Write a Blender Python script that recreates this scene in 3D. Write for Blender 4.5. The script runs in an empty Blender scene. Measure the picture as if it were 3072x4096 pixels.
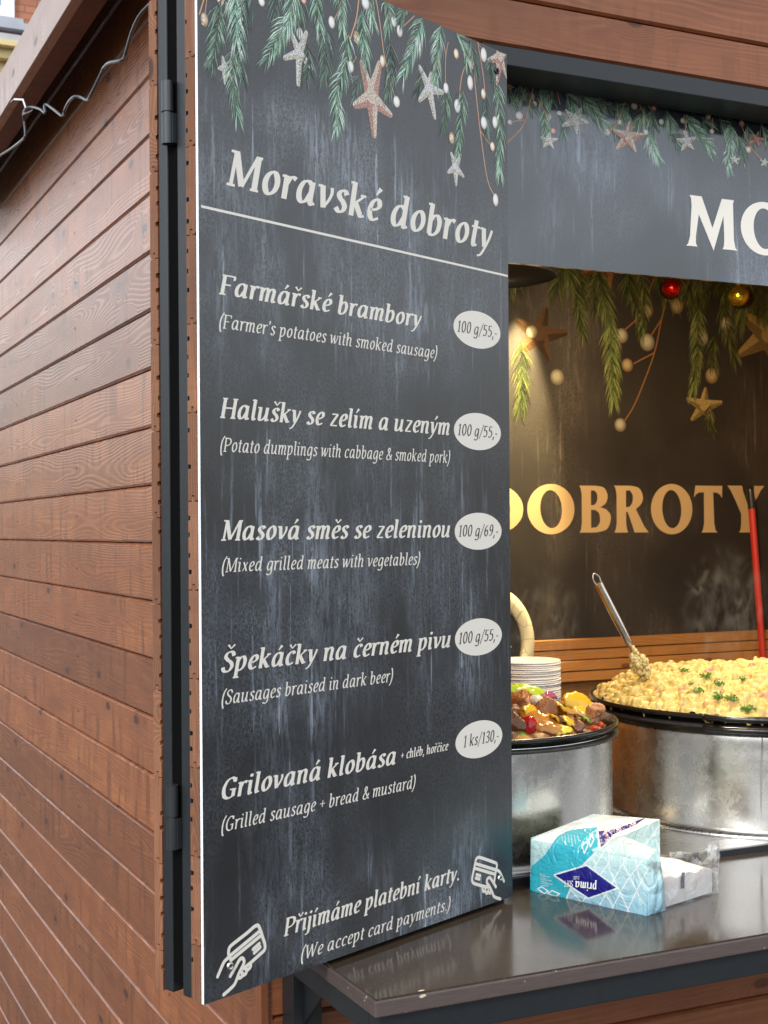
import bpy, bmesh, math, random
import numpy as np
from mathutils import Vector, Matrix
S = bpy.context.scene
COL = S.collection
rad = math.radians
ZC = 2.00                      # eye height above the ground
# ------------------------------------------------------------------ camera
YAW, ROLL = rad(25.2), rad(.4)
FPX, CX, CY = 5430., 1536., 2117.
RT = Vector((math.cos(YAW), -math.sin(YAW), 0)); FW = Vector((math.sin(YAW), math.cos(YAW), 0)); UP = Vector((0, 0, 1))
CAM = Vector((-.875, -2.412, ZC))
cd = bpy.data.cameras.new('camera'); cam = bpy.data.objects.new('camera', cd); COL.objects.link(cam)
_r = RT * math.cos(ROLL) - UP * math.sin(ROLL); _u = RT * math.sin(ROLL) + UP * math.cos(ROLL)
cam.matrix_world = Matrix(((_r.x, _u.x, -FW.x, CAM.x), (_r.y, _u.y, -FW.y, CAM.y), (_r.z, _u.z, -FW.z, CAM.z), (0, 0, 0, 1)))
cd.sensor_fit = 'VERTICAL'; cd.sensor_width = 27; cd.sensor_height = 36; cd.lens = FPX / 4096 * 36
cd.shift_y = (CY - 2048) / 4096; cd.clip_start = .05; cd.clip_end = 500
cd.dof.use_dof = True; cd.dof.focus_distance = 2.55; cd.dof.aperture_fstop = 13
S.camera = cam
# ------------------------------------------------------------------ world, sun, exposure
SUN_EL, SUN_AZ = rad(38), rad(235)          # azimuth of the sun measured from +Y clockwise
w = bpy.data.worlds.new('World'); S.world = w; w.use_nodes = True
nt = w.node_tree; nt.nodes.clear()
sky = nt.nodes.new('ShaderNodeTexSky'); sky.sky_type = 'NISHITA'; sky.sun_disc = False
sky.sun_elevation = SUN_EL; sky.sun_rotation = SUN_AZ; sky.air_density = 1.2; sky.dust_density = .4; sky.ozone_density = 1.0
hs = nt.nodes.new('ShaderNodeHueSaturation'); hs.inputs['Saturation'].default_value = .28
bg = nt.nodes.new('ShaderNodeBackground'); bg.inputs[1].default_value = .15
wo = nt.nodes.new('ShaderNodeOutputWorld')
# overcast: brighter overhead, dimmer low down where the square's roofs would stand
tc = nt.nodes.new('ShaderNodeTexCoord'); sx = nt.nodes.new('ShaderNodeSeparateXYZ'); cr = nt.nodes.new('ShaderNodeValToRGB'); mu = nt.nodes.new('ShaderNodeMix'); mu.data_type = 'RGBA'; mu.blend_type = 'MULTIPLY'; mu.inputs[0].default_value = 1
cr.color_ramp.elements[0].position = 0.; cr.color_ramp.elements[0].color = (.22, .22, .22, 1); cr.color_ramp.elements[1].position = 1.; cr.color_ramp.elements[1].color = (1.9, 1.9, 1.9, 1)
for p_, v_ in ((.03, .32), (.10, .95), (.22, 1.75), (.45, 1.75)): e_ = cr.color_ramp.elements.new(p_); e_.color = (v_, v_, v_, 1)
nt.links.new(tc.outputs['Generated'], sx.inputs[0]); nt.links.new(sx.outputs[2], cr.inputs[0])
nt.links.new(sky.outputs[0], hs.inputs['Color']); nt.links.new(hs.outputs[0], mu.inputs[6]); nt.links.new(cr.outputs[0], mu.inputs[7]); nt.links.new(mu.outputs[2], bg.inputs[0]); nt.links.new(bg.outputs[0], wo.inputs[0])
sl = bpy.data.lights.new('sun', 'SUN'); sl.energy = 1.3; sl.angle = rad(14); sl.color = (1, .97, .94)
so = bpy.data.objects.new('sun', sl); COL.objects.link(so)
sd = Vector((math.sin(SUN_AZ) * math.cos(SUN_EL), math.cos(SUN_AZ) * math.cos(SUN_EL), math.sin(SUN_EL)))
so.rotation_euler = sd.to_track_quat('Z', 'Y').to_euler(); so.location = (0, -6, 9)
S.view_settings.view_transform = 'Standard'; S.view_settings.look = 'None'; S.view_settings.gamma = 1
S.view_settings.exposure = .5
S.cycles.max_bounces = 8; S.cycles.transparent_max_bounces = 12; S.cycles.caustics_reflective = False; S.cycles.caustics_refractive = False
S.cycles.sample_clamp_indirect = 6
random.seed(7); RNG = np.random.default_rng(7)

# ------------------------------------------------------------------ pixel of the photograph -> point on a real plane
def ray(x, y):
    a, b = x - CX, y - CY
    xp = a * math.cos(ROLL) - b * math.sin(ROLL); yp = a * math.sin(ROLL) + b * math.cos(ROLL)
    return FW + RT * (xp / FPX) - UP * (yp / FPX)
def hit(x, y, p, n):
    r = ray(x, y); return CAM + r * ((Vector(p) - CAM).dot(n) / r.dot(n))
def on_x(x, y, v): return hit(x, y, (v, 0, 0), Vector((1, 0, 0)))
def on_y(x, y, v): return hit(x, y, (0, v, 0), Vector((0, 1, 0)))
def on_z(x, y, v): return hit(x, y, (0, 0, v), Vector((0, 0, 1)))

# ------------------------------------------------------------------ object helpers
def tag(o, label=None, cat=None, group=None, kind=None):
    if label: o['label'] = label
    if cat: o['category'] = cat
    if group: o['group'] = group
    if kind: o['kind'] = kind
    return o
def empty(name, loc=(0, 0, 0), rz=0.):
    o = bpy.data.objects.new(name, None); COL.objects.link(o); o.location = loc; o.rotation_euler = (0, 0, rz); o.empty_display_size = .05
    return o
def link_mesh(name, me, mats, parent=None):
    o = bpy.data.objects.new(name, me); COL.objects.link(o)
    for m in (mats if isinstance(mats, (list, tuple)) else [mats]): me.materials.append(m)
    if parent is not None: o.parent = parent
    return o
class MB:
    """collects faces with optional uv, plank number, colour and material index"""
    def __init__(s): s.v = []; s.f = []; s.uv = []; s.rnd = []; s.col = []; s.mi = []; s.smooth = []
    def face(s, pts, uv=None, rnd=0., col=(1, 1, 1), mi=0, smooth=False):
        b = len(s.v); s.v.extend([tuple(p) for p in pts]); s.f.append(tuple(range(b, b + len(pts))))
        s.uv.append(uv or [(p[0], p[2]) for p in pts]); s.rnd.append(rnd); s.col.append(col); s.mi.append(mi); s.smooth.append(smooth)
    def box(s, x0, x1, y0, y1, z0, z1, rnd=0., mi=0, col=(1, 1, 1), M=None, axis=None):
        P = [Vector((x, y, z)) for z in (z0, z1) for y in (y0, y1) for x in (x0, x1)]
        d = (x1 - x0, y1 - y0, z1 - z0); ax = axis if axis is not None else max(range(3), key=lambda i: d[i])
        oth = [i for i in range(3) if i != ax]
        for q in ((0, 2, 3, 1), (4, 5, 7, 6), (0, 1, 5, 4), (2, 6, 7, 3), (0, 4, 6, 2), (1, 3, 7, 5)):
            pts = [P[i] for i in q]
            k = [i for i in oth if max(p[i] for p in pts) - min(p[i] for p in pts) > 1e-9]
            if len(k) == 2: uv = [(p[k[0]], p[k[1]] + .07) for p in pts]
            else: uv = [(p[ax], p[k[0]] - (x0, y0, z0)[k[0]]) for p in pts]
            s.face([M @ p for p in pts] if M is not None else pts, uv, rnd, col, mi)
    def add_mesh(s, verts, faces, col=(1, 1, 1), mi=0, smooth=True, rnd=0.):
        b = len(s.v); s.v.extend([tuple(p) for p in verts])
        for f in faces:
            s.f.append(tuple(i + b for i in f)); s.uv.append([(verts[i][0], verts[i][2] if len(verts[i]) > 2 else 0) for i in f])
            s.rnd.append(rnd); s.col.append(col); s.mi.append(mi); s.smooth.append(smooth)
    def build(s, name, mats, parent=None, bevel=0, weld=False):
        me = bpy.data.meshes.new(name); me.from_pydata(s.v, [], s.f)
        uvl = me.uv_layers.new(name='UVMap')
        flat = [c for u in s.uv for p in u for c in p]; uvl.data.foreach_set('uv', flat)
        a = me.attributes.new('rnd', 'FLOAT', 'FACE'); a.data.foreach_set('value', s.rnd)
        c = me.color_attributes.new('Col', 'FLOAT_COLOR', 'CORNER')
        cc = []
        for f, k in zip(s.f, s.col):
            if isinstance(k[0], (tuple, list)):
                for q in k: cc.extend((*q, 1))
            else: cc.extend((*k, 1) * len(f))
        c.data.foreach_set('color', cc)
        me.polygons.foreach_set('material_index', s.mi); me.polygons.foreach_set('use_smooth', s.smooth)
        o = link_mesh(name, me, mats, parent)
        if weld or bevel:
            bm = bmesh.new(); bm.from_mesh(me); bmesh.ops.remove_doubles(bm, verts=bm.verts, dist=1e-5); bmesh.ops.recalc_face_normals(bm, faces=bm.faces)
            bm.to_mesh(me); bm.free()
        if bevel:
            m = o.modifiers.new('bevel', 'BEVEL'); m.width = bevel; m.segments = 2; m.limit_method = 'ANGLE'
        return o
def catmull(pts, n=8, closed=False):
    pts = [Vector(p) for p in pts]; out = []; N = len(pts)
    if N < 3: return pts
    rng = range(N) if closed else range(N - 1)
    for i in rng:
        if closed: a, b, c, d = pts[i - 1], pts[i], pts[(i + 1) % N], pts[(i + 2) % N]
        else: a, b, c, d = pts[max(i - 1, 0)], pts[i], pts[i + 1], pts[min(i + 2, N - 1)]
        for k in range(n):
            t = k / n
            out.append(.5 * (2 * b + (c - a) * t + (2 * a - 5 * b + 4 * c - d) * t * t + (3 * b - a - 3 * c + d) * t ** 3))
    if not closed: out.append(pts[-1])
    return out
def tube(mb, pts, r, seg=10, col=(1, 1, 1), mi=0, caps=True):
    pts = [Vector(p) for p in pts]; n = len(pts); rings = []
    rr = r if isinstance(r, (list, tuple)) else [r] * n
    ref = Vector((0, 0, 1)); prev = None; V = []
    for i, p in enumerate(pts):
        t = (pts[min(i + 1, n - 1)] - pts[max(i - 1, 0)]).normalized()
        if prev is None:
            a = t.cross(ref if abs(t.dot(ref)) < .95 else Vector((1, 0, 0))).normalized()
        else: a = (prev - t * prev.dot(t)).normalized()
        prev = a; b = t.cross(a)
        for k in range(seg):
            th = 2 * math.pi * k / seg; V.append(p + (a * math.cos(th) + b * math.sin(th)) * rr[i])
    Fc = [(i * seg + k, i * seg + (k + 1) % seg, (i + 1) * seg + (k + 1) % seg, (i + 1) * seg + k) for i in range(n - 1) for k in range(seg)]
    mb.add_mesh(V, Fc, col, mi)
    if caps: mb.add_mesh(V[:seg], [tuple(range(seg))[::-1]], col, mi, False); mb.add_mesh(V[-seg:], [tuple(range(seg))], col, mi, False)
def lathe(mb, prof, c=(0, 0, 0), seg=96, col=(1, 1, 1), mi=0, smooth=True):
    V = []; n = len(prof); c = Vector(c)
    for k in range(seg):
        th = 2 * math.pi * k / seg
        for r, z in prof: V.append(c + Vector((r * math.cos(th), r * math.sin(th), z)))
    Fc = [(k * n + i, ((k + 1) % seg) * n + i, ((k + 1) % seg) * n + i + 1, k * n + i + 1) for k in range(seg) for i in range(n - 1)]
    mb.add_mesh(V, Fc, col, mi, smooth)

# ------------------------------------------------------------------ materials
class NT:
    def __init__(s, name):
        s.m = bpy.data.materials.new(name); s.m.use_nodes = True; s.t = s.m.node_tree; s.t.nodes.clear()
        s.out = s.t.nodes.new('ShaderNodeOutputMaterial'); s.b = s.t.nodes.new('ShaderNodeBsdfPrincipled'); s.t.links.new(s.b.outputs[0], s.out.inputs[0])
    def put(s, sock, v):
        if hasattr(v, 'is_output') or isinstance(v, bpy.types.NodeSocket): s.t.links.new(v, sock)
        else:
            try: sock.default_value = v
            except Exception: sock.default_value = (*v, 1) if len(v) == 3 else v
    def node(s, typ, **kw):
        n = s.t.nodes.new(typ)
        for k, v in kw.items(): setattr(n, k, v)
        return n
    def math(s, op, a, b=0., c=None, clamp=False):
        n = s.node('ShaderNodeMath', operation=op, use_clamp=clamp); s.put(n.inputs[0], a); s.put(n.inputs[1], b)
        if c is not None: s.put(n.inputs[2], c)
        return n.outputs[0]
    def comb(s, x, y, z=0.):
        n = s.node('ShaderNodeCombineXYZ'); [s.put(n.inputs[i], v) for i, v in enumerate((x, y, z))]; return n.outputs[0]
    def sep(s, v):
        n = s.node('ShaderNodeSeparateXYZ'); s.put(n.inputs[0], v); return n.outputs
    def noise(s, vec, scale=1., detail=2., rough=.5, dist=0.):
        n = s.node('ShaderNodeTexNoise'); s.put(n.inputs['Vector'], vec); n.inputs['Scale'].default_value = scale; n.inputs['Detail'].default_value = detail
        n.inputs['Roughness'].default_value = rough; n.inputs['Distortion'].default_value = dist; return n.outputs[0]
    def ramp(s, v, lo, hi, a=0., b=1.):
        n = s.node('ShaderNodeMapRange', interpolation_type='SMOOTHSTEP'); s.put(n.inputs[0], v); n.inputs[1].default_value = lo; n.inputs[2].default_value = hi
        n.inputs[3].default_value = a; n.inputs[4].default_value = b; return n.outputs[0]
    def mix(s, f, a, b, mode='MIX'):
        n = s.node('ShaderNodeMix', data_type='RGBA', blend_type=mode); s.put(n.inputs[0], f); s.put(n.inputs[6], a); s.put(n.inputs[7], b); return n.outputs[2]
    def attr(s, name):
        n = s.node('ShaderNodeAttribute'); n.attribute_name = name; return n
    def uv(s):
        return s.node('ShaderNodeTexCoord').outputs['UV']
    def obj(s):
        return s.node('ShaderNodeTexCoord').outputs['Object']
    def bump(s, h, strength=.3, dist=.002):
        n = s.node('ShaderNodeBump'); s.put(n.inputs['Height'], h); n.inputs['Strength'].default_value = strength; n.inputs['Distance'].default_value = dist
        s.t.links.new(n.outputs[0], s.b.inputs['Normal'])
    def set(s, **kw):
        for k, v in kw.items(): s.put(s.b.inputs[k.replace('_', ' ')], v)
        return s
def plain(name, col, rough=.5, metal=0., var=.12, scale=30., bump=.15, bd=.0006, spec=.5):
    t = NT(name); o = t.obj(); n = t.noise(o, scale, 4, .6); n2 = t.noise(o, scale * 6, 2)
    t.set(Base_Color=t.mix(n, [c * (1 - var) for c in col], [min(1, c * (1 + var)) for c in col]), Metallic=metal,
          Roughness=t.math('ADD', rough - .08, t.math('MULTIPLY', n, .16)))
    t.b.inputs['Specular IOR Level'].default_value = spec
    if bump: t.bump(n2, bump, bd)
    return t.m
def wood(name, dark, light, rough=.38, rings=105., spec=.5, streaks=1., tone=.22, bump=.45, endgrain=False):
    t = NT(name); u, v, _ = t.sep(t.uv()); rnd = t.attr('rnd').outputs['Fac']; W = t.math('MULTIPLY', rnd, 53.)
    M = lambda a, b: t.math('MULTIPLY', a, b); A = lambda a, b: t.math('ADD', a, b)
    warp = t.math('SUBTRACT', t.noise(t.comb(A(M(u, 1.3), W), M(v, 5.), W), 1., 2), .5)
    k = A(M(t.math('SUBTRACT', t.noise(t.comb(A(M(u, .9), W), 3.3, W), 1., 1), .5), .16), M(t.math('SUBTRACT', rnd, .5), .05))
    kn = t.node('ShaderNodeTexVoronoi', voronoi_dimensions='2D'); t.put(kn.inputs['Vector'], t.comb(A(M(u, 2.6), M(W, 3.)), A(M(v, 5.5), M(W, 1.7)))); kn.inputs['Scale'].default_value = 1.
    pick = t.math('GREATER_THAN', t.sep(kn.outputs['Color'])[0], .62)
    kd = kn.outputs['Distance']; halo = M(t.ramp(kd, .30, .0), pick); core = M(t.ramp(kd, .075, .045), pick)
    h = A(A(v, -.07), A(M(warp, .11), M(t.math('SUBTRACT', rnd, .5), .06)))
    r = t.math('SQRT', A(M(h, h), A(M(k, k), .00002)))
    r = A(r, M(halo, .05))
    ph = M(r, 2 * math.pi * rings)
    ring = t.math('POWER', t.math('MULTIPLY_ADD', t.math('SINE', ph), .5, .5), 1.7)
    amp = t.ramp(t.noise(t.comb(A(M(u, 2.), W), M(v, 12.), W), 1., 2), .3, .65, .25, 1.)
    ring = M(ring, amp)
    fine = t.noise(t.comb(A(M(u, 9.), W), M(v, 380.), W), 1., 3, .6)
    pores = t.noise(t.comb(A(M(u, 70.), W), M(v, 900.), W), 1., 1)
    blotch = t.noise(t.comb(A(M(u, 3.), W), M(v, 9.), W), 1., 4, .6)
    st = t.noise(t.comb(A(M(u, 26.), W), M(v, 3.5), M(W, 2.)), 1., 3, .55)
    streak = M(t.ramp(st, .50, .62), t.ramp(blotch, .38, .6))
    f = A(A(M(ring, .24), M(fine, .55)), M(t.math('SUBTRACT', blotch, .5), .8))
    c = t.mix(f, dark, light)
    tn = t.ramp(rnd, 0., 1., 1 - tone, 1 + tone * .6)
    c = t.mix(1., c, t.comb(tn, t.math('POWER', tn, 1.08), t.math('POWER', tn, 1.15)), 'MULTIPLY')
    c = t.mix(M(streak, .55 * streaks), c, [x * .55 for x in dark])
    c = t.mix(M(core, .9), c, [x * .35 for x in dark])
    c = t.mix(M(halo, .25), c, [x * .7 for x in dark])
    t.set(Base_Color=c, Roughness=A(rough, A(M(fine, .16), M(ring, -.10))))
    t.b.inputs['Specular IOR Level'].default_value = spec
    t.bump(A(A(M(ring, .6), M(fine, .5)), M(streak, -.5)), bump, .0011)
    return t.m
def chalk(name, base, chalkc, scale=1., rough=.3, spec=.5, amount=1., bands=None):
    """printed slate: dark ground with soft clouds and vertical chalky scuffs"""
    t = NT(name); x, _, z = t.sep(t.obj()); M = lambda a, b: t.math('MULTIPLY', a, b); A = lambda a, b: t.math('ADD', a, b)
    x = M(x, scale); z = M(z, scale)
    zone = t.ramp(t.noise(t.comb(M(x, 3.2), 1.7, M(z, 2.6)), 1., 2, .5), .40, .62)
    if bands:          # the printed scuffs are strongest at certain heights of the artwork
        cr = t.node('ShaderNodeValToRGB'); t.put(cr.inputs[0], M(z, 1 / 1.7)); cr.color_ramp.interpolation = 'EASE'
        cr.color_ramp.elements[0].position = bands[0][0]; cr.color_ramp.elements[0].color = (bands[0][1],) * 3 + (1,); cr.color_ramp.elements[1].position = bands[-1][0]; cr.color_ramp.elements[1].color = (bands[-1][1],) * 3 + (1,)
        for p_, v_ in bands[1:-1]: e_ = cr.color_ramp.elements.new(p_); e_.color = (v_, v_, v_, 1)
        side = M(t.ramp(x, .02, .18, .35, 1.), t.ramp(x, .58, .80, 1., .45))
        zone = M(A(M(zone, .75), .25), M(side, t.sep(cr.outputs[0])[0]))
    col_ = t.ramp(t.noise(t.comb(M(x, 13.), .3, M(z, 2.2)), 1., 4, .65, .3), .43, .60)
    drag = t.noise(t.comb(M(x, 120.), 2.2, M(z, 20.)), 1., 5, .75, .5)
    grit = t.noise(t.comb(M(x, 260.), .9, M(z, 170.)), 1., 3, .8)
    s1 = M(M(t.ramp(drag, .42, .60), col_), zone)
    s2 = M(t.ramp(grit, .44, .60), M(A(M(zone, .8), .10), t.ramp(t.noise(t.comb(M(x, 6.), 4., M(z, 4.5)), 1., 3, .6), .36, .64)))
    cloud = t.noise(t.comb(M(x, 4.), 8., M(z, 3.)), 1., 4, .55)
    c = t.mix(t.ramp(cloud, .35, .75), [b * .75 for b in base], [b * 1.35 for b in base])
    c = t.mix(M(zone, .30), c, [q * .36 for q in chalkc])
    thin = M(t.ramp(t.noise(t.comb(M(x, 75.), 6.1, M(z, 3.2)), 1., 2, .5), .60, .70), M(t.ramp(drag, .38, .58), zone))
    c = t.mix(t.math('MULTIPLY', s1, .26 * amount, clamp=True), c, chalkc)
    c = t.mix(t.math('MULTIPLY', thin, .55 * amount, clamp=True), c, chalkc)
    c = t.mix(t.math('MULTIPLY', s2, .27 * amount, clamp=True), c, [q * .85 for q in chalkc])
    t.set(Base_Color=c, Roughness=A(rough, M(grit, .1)))
    t.b.inputs['Specular IOR Level'].default_value = spec
    return t.m
def painted(name, rough=.35, spec=.5, glitter=0.):
    t = NT(name); a = t.attr('Col').outputs['Color']; c = a
    if glitter:
        n = t.noise(t.obj(), 380., 3, .8); bright = t.mix(1., a, (1.75, 1.7, 1.62), 'MULTIPLY'); bright.node.clamp_result = True; c = t.mix(t.ramp(n, .40, .68), t.mix(1., a, (.40, .38, .36), 'MULTIPLY'), bright)
    t.set(Base_Color=c, Roughness=rough); t.b.inputs['Specular IOR Level'].default_value = spec
    return t.m

M_WALL = wood('stained_spruce_cladding', (.150, .042, .013), (.50, .178, .058), .25, spec=1., rings=135., bump=.30, tone=.26)
M_FRONT = wood('stained_spruce_front', (.17, .050, .019), (.40, .150, .058), .40, streaks=.4)
M_EAVE = wood('stained_eave_sky_sheen', (.36, .25, .21), (.66, .53, .47), .40)  # same stain as the walls, the sky's sheen put in as pale colour
M_SOFFIT = wood('dark_soffit_board', (.085, .022, .012), (.17, .050, .026), .5)
M_END = wood('sawn_plank_end', (.115, .042, .020), (.36, .16, .075), .7, rings=240, streaks=.2, bump=.6)
M_INNER = wood('honey_pine_lining', (.34, .125, .028), (.74, .36, .09), .45, streaks=.3)
M_STEEL = plain('anthracite_painted_steel', (.014, .0165, .019), .40, .0, .15, 60, .2)
M_HINGE = plain('dark_oiled_hinge', (.05, .055, .058), .35, .6, .2, 60, .2)
M_BLACK = plain('black_void_paint', (.003, .003, .003), .9, 0, 0, 30, 0, spec=.05)
M_NAIL = plain('rusty_nail_head', (.02, .012, .01), .7)
M_WHITE_EDGE = plain('white_foam_board_edge', (.86, .88, .90), .5, 0, .03)
M_TEXT = plain('cream_print', (.82, .77, .68), .38, 0, .05, 300, 0)
M_TEXT_GOLD = plain('tan_print', (.50, .34, .165), .5, 0, .05, 300, 0)
M_TEXT_DARK = plain('charcoal_print', (.035, .035, .038), .4, 0, 0, 300, 0)
M_PRINT = painted('printed_ink', .34)
M_GLITTER = painted('printed_glitter', .34, glitter=1.)
M_BOARD = chalk('printed_slate_board', (.015, .0150, .0160), (.42, .48, .56), 1., .24, .75, 2.5, ((0., .75), (.06, .5), (.12, .12), (.22, .15), (.29, .7), (.36, 1.), (.42, 1.), (.48, .55), (.53, .35), (.57, .15), (.62, .45), (.66, .9), (.72, .6), (.77, .85), (.83, .5), (.88, .05), (1., .0)))
M_SIGN = chalk('printed_slate_sign', (.020, .024, .032), (.34, .40, .50), .8, .05, 1., .9)
M_BACK = chalk('printed_dark_banner', (.022, .018, .015), (.20, .165, .13), .55, .5, .3, .9)
M_SCREW = plain('zinc_screw', (.75, .74, .68), .22, 1., .1, 400, .3)

# ------------------------------------------------------------------ planked surfaces
def planks(mb, org, along, outv, zs, span, th=.02, bev=.0042, gap=.0025, jitter=.0006, mi=0):
    """horizontal boards; span(z0, z1) -> (u0, u1) or two pairs for a sloping cut; v runs up the board"""
    org, along, outv = Vector(org), Vector(along), Vector(outv)
    for z0, z1 in zs:
        sp = span(z0, z1)
        if sp is None: continue
        ub0, ub1, ut0, ut1 = sp if len(sp) == 4 else (*sp, *sp)
        rnd = random.random(); j = random.uniform(-jitter, jitter)
        prof = [(-th, z0 + gap), (-bev * 1.6 + j, z0 + gap), (j, z0 + gap + bev * 1.2), (j, z1 - bev * 1.1), (-bev * 1.9 + j, z1), (-th, z1)]
        L = []; R = []
        for wv, z in prof:
            f = (z - z0) / (z1 - z0); a = ub0 + (ut0 - ub0) * f; b = ub1 + (ut1 - ub1) * f
            L.append((a, wv, z)); R.append((b, wv, z))
        P = lambda q: org + along * q[0] + outv * q[1] + UP * q[2]
        n = len(prof); off = random.uniform(0, 40)
        for i in range(n - 1):
            dv = abs(prof[i + 1][0] - prof[i][0])
            va, vb = prof[i][1] - z0, prof[i + 1][1] - z0
            if abs(va - vb) < 1e-6: vb += dv
            mb.face([P(L[i]), P(R[i]), P(R[i + 1]), P(L[i + 1])], [(L[i][0] + off, va), (R[i][0] + off, va), (R[i + 1][0] + off, vb), (L[i + 1][0] + off, vb)], rnd, mi=mi)
        for E in (L, R): mb.face([P(q) for q in (E if E is R else E[::-1])], [(q[1] * 3 + off, q[2] - z0) for q in (E if E is R else E[::-1])], rnd, mi=mi)
def disc(mb, c, a, b, r, n=8, mi=0, col=(1, 1, 1)):
    mb.face([c + a * (r * math.cos(2 * math.pi * k / n)) + b * (r * math.sin(2 * math.pi * k / n)) for k in range(n)], None, 0, col, mi)

# ================================================================== SETTING
def ground():
    t = NT('grey_cobble_setts'); o = t.obj(); v = t.node('ShaderNodeTexVoronoi', feature='DISTANCE_TO_EDGE'); t.put(v.inputs['Vector'], o); v.inputs['Scale'].default_value = 9
    n = t.noise(o, 3, 5, .6); g = t.ramp(v.outputs['Distance'], .0, .09)
    t.set(Base_Color=t.mix(g, (.035, .032, .03), t.mix(n, (.06, .057, .054), (.12, .115, .11))), Roughness=.75); t.bump(g, .6, .01)
    mb = MB(); mb.face([(-90, -90, 0), (90, -90, 0), (90, 90, 0), (-90, 90, 0)]); tag(mb.build('ground', t.m), kind='structure')
ground()

# background house, seen past the eave at the upper left
def house():
    root = empty('townhouse', (-6, 12, 0))
    tag(root, 'brick townhouse with cream base and grey ledges, beyond the eave at upper left', 'building')
    t = NT('red_facing_brick'); o = t.obj(); br = t.node('ShaderNodeTexBrick')
    x, y, z = t.sep(o); t.put(br.inputs['Vector'], t.comb(x, z, 0)); br.inputs['Scale'].default_value = 1.; br.inputs['Brick Width'].default_value = .26; br.inputs['Row Height'].default_value = .075; br.inputs['Mortar Size'].default_value = .008
    br.inputs['Color1'].default_value = (.50, .20, .11, 1); br.inputs['Color2'].default_value = (.40, .15, .085, 1); br.inputs['Mortar'].default_value = (.24, .13, .085, 1)
    t.set(Base_Color=br.outputs[0], Roughness=.85); t.bump(br.outputs[1], -.6, .01)
    cream = plain('cream_render', (.72, .58, .30), .8, 0, .08, 3); ledge = plain('grey_stone_ledge', (.42, .44, .48), .7, 0, .2, 6)
    white = plain('white_window_paint', (.85, .86, .85), .5, 0, .03)
    g = NT('window_glass'); g.set(Base_Color=(.25, .38, .50), Roughness=.08); g.b.inputs['Specular IOR Level'].default_value = .8
    zf = lambda py: on_y(60, py, 12).z
    xf = lambda px: on_y(px, 60, 12).x
    z_c0, z_c1, z_l1, z_l2, z_l3 = zf(250), zf(188), zf(160), zf(112), zf(84)
    X0, X1 = 5.9, 17.
    m = MB(); m.box(X0, X1, 0, 6, z_l1, 11); m.build('wall', t.m, root)
    m = MB(); m.box(X0, X1, .02, 6, .0, z_c0); m.build('ground_storey', cream, root)
    m = MB(); m.box(X0, X1, -.10, 6, z_c0, z_c1 - .06); m.box(X0, X1, -.2, 6, z_c1 - .06, z_c1); m.build('cornice', cream, root)
    m = MB(); m.box(X0, X1, -.16, 0, z_l1 - .07, z_l1); m.box(X0, X1, -.12, 0, z_l2 - .05, z_l2 + .02); m.box(X0, X1, .0, 6, z_c1, z_l1 - .07); m.build('string_course', ledge, root)
    wx1 = xf(55) + 6; ww = 1.15
    for k in range(0, 4):
        x1 = wx1 + k * 2.6
        if x1 > X1 - .3: continue
        x0 = x1 - ww; z0 = z_l3; z1 = z0 + 1.9
        f = MB()
        for a in ((x0, x0 + .13), (x1 - .13, x1), ((x0 + x1) / 2 - .05, (x0 + x1) / 2 + .05)): f.box(a[0], a[1], -.045, .0, z0 + .0, z1)
        f.box(x0 + .13, x1 - .13, -.043, 0, z0, z0 + .12); f.box(x0 + .13, x1 - .13, -.043, 0, z1 - .12, z1)
        fo = f.build('window', white, root)
        p = MB(); p.box(x0 + .13, x1 - .13, -.02, -.003, z0 + .1, z1 - .1); p.build('pane', g.m, fo)
        s = MB(); s.box(x0 - .06, x1 + .08, -.1, 0, z0 - .07, z0 - .002); s.build('sill', ledge, fo)
    m = MB(); m.face([(X0 - .3, -.5, 11), (X1 + .3, -.5, 11), (X1 + .3, 3, 13.4), (X0 - .3, 3, 13.4)]); m.face([(X0 - .3, 6.5, 11), (X0 - .3, 3, 13.4), (X1 + .3, 3, 13.4), (X1 + .3, 6.5, 11)]); m.build('roof', plain('clay_roof_tiles', (.3, .1, .06), .8), root)
house()

# ================================================================== KIOSK
KW, KD = 4.0, 3.3                  # width along the front, depth
Z0 = ZC                            # heights below are given from the eye level
PITCH = .1385; ZP = -.030          # cladding pitch and a joint height
def zlist(lo, hi, base=ZP, p=PITCH):
    k = math.floor((lo - base) / p); out = []
    while base + k * p < hi:
        out.append((base + k * p, base + (k + 1) * p)); k += 1
    return [(a, b) for a, b in out if b > lo + .02]
EAVE_X, EAVE_Z0, EAVE_Z1 = -.173, 1.251, 1.378
RIDGE_X, RIDGE_Z = KW / 2, 2.2
kiosk = empty('market_kiosk', (0, 0, 0))
tag(kiosk, 'brown stained timber market kiosk with planked walls, steel lintel and projecting counter', 'kiosk')
roof_z = lambda x: EAVE_Z1 - .02 + (RIDGE_Z - EAVE_Z1) * (x - EAVE_X) / (RIDGE_X - EAVE_X) if x <= RIDGE_X else EAVE_Z1 - .02 + (RIDGE_Z - EAVE_Z1) * (KW - EAVE_X - x) / (RIDGE_X - EAVE_X)
mb = MB()
planks(mb, (0, 0, Z0), (0, 1, 0), (-1, 0, 0), zlist(-1.93, 1.36), lambda a, b: (.0, KD))
for z0, z1 in zlist(-1.93, 1.30):                       # nails, two rows along the studs
    for yy in (.62, 1.55, 2.5):
        zc = (z0 + z1) / 2 + random.uniform(-.012, .012)
        disc(mb, Vector((-.0012, yy + random.uniform(-.006, .006), Z0 + zc)), Vector((0, .8, 0)), Vector((0, 0, 1)), .0042, mi=1)
mb.box(.022, .06, .03, KD, .05, Z0 + 1.34, mi=2)
mb.build('side_wall', [M_WALL, M_NAIL, M_BLACK], kiosk)
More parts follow.
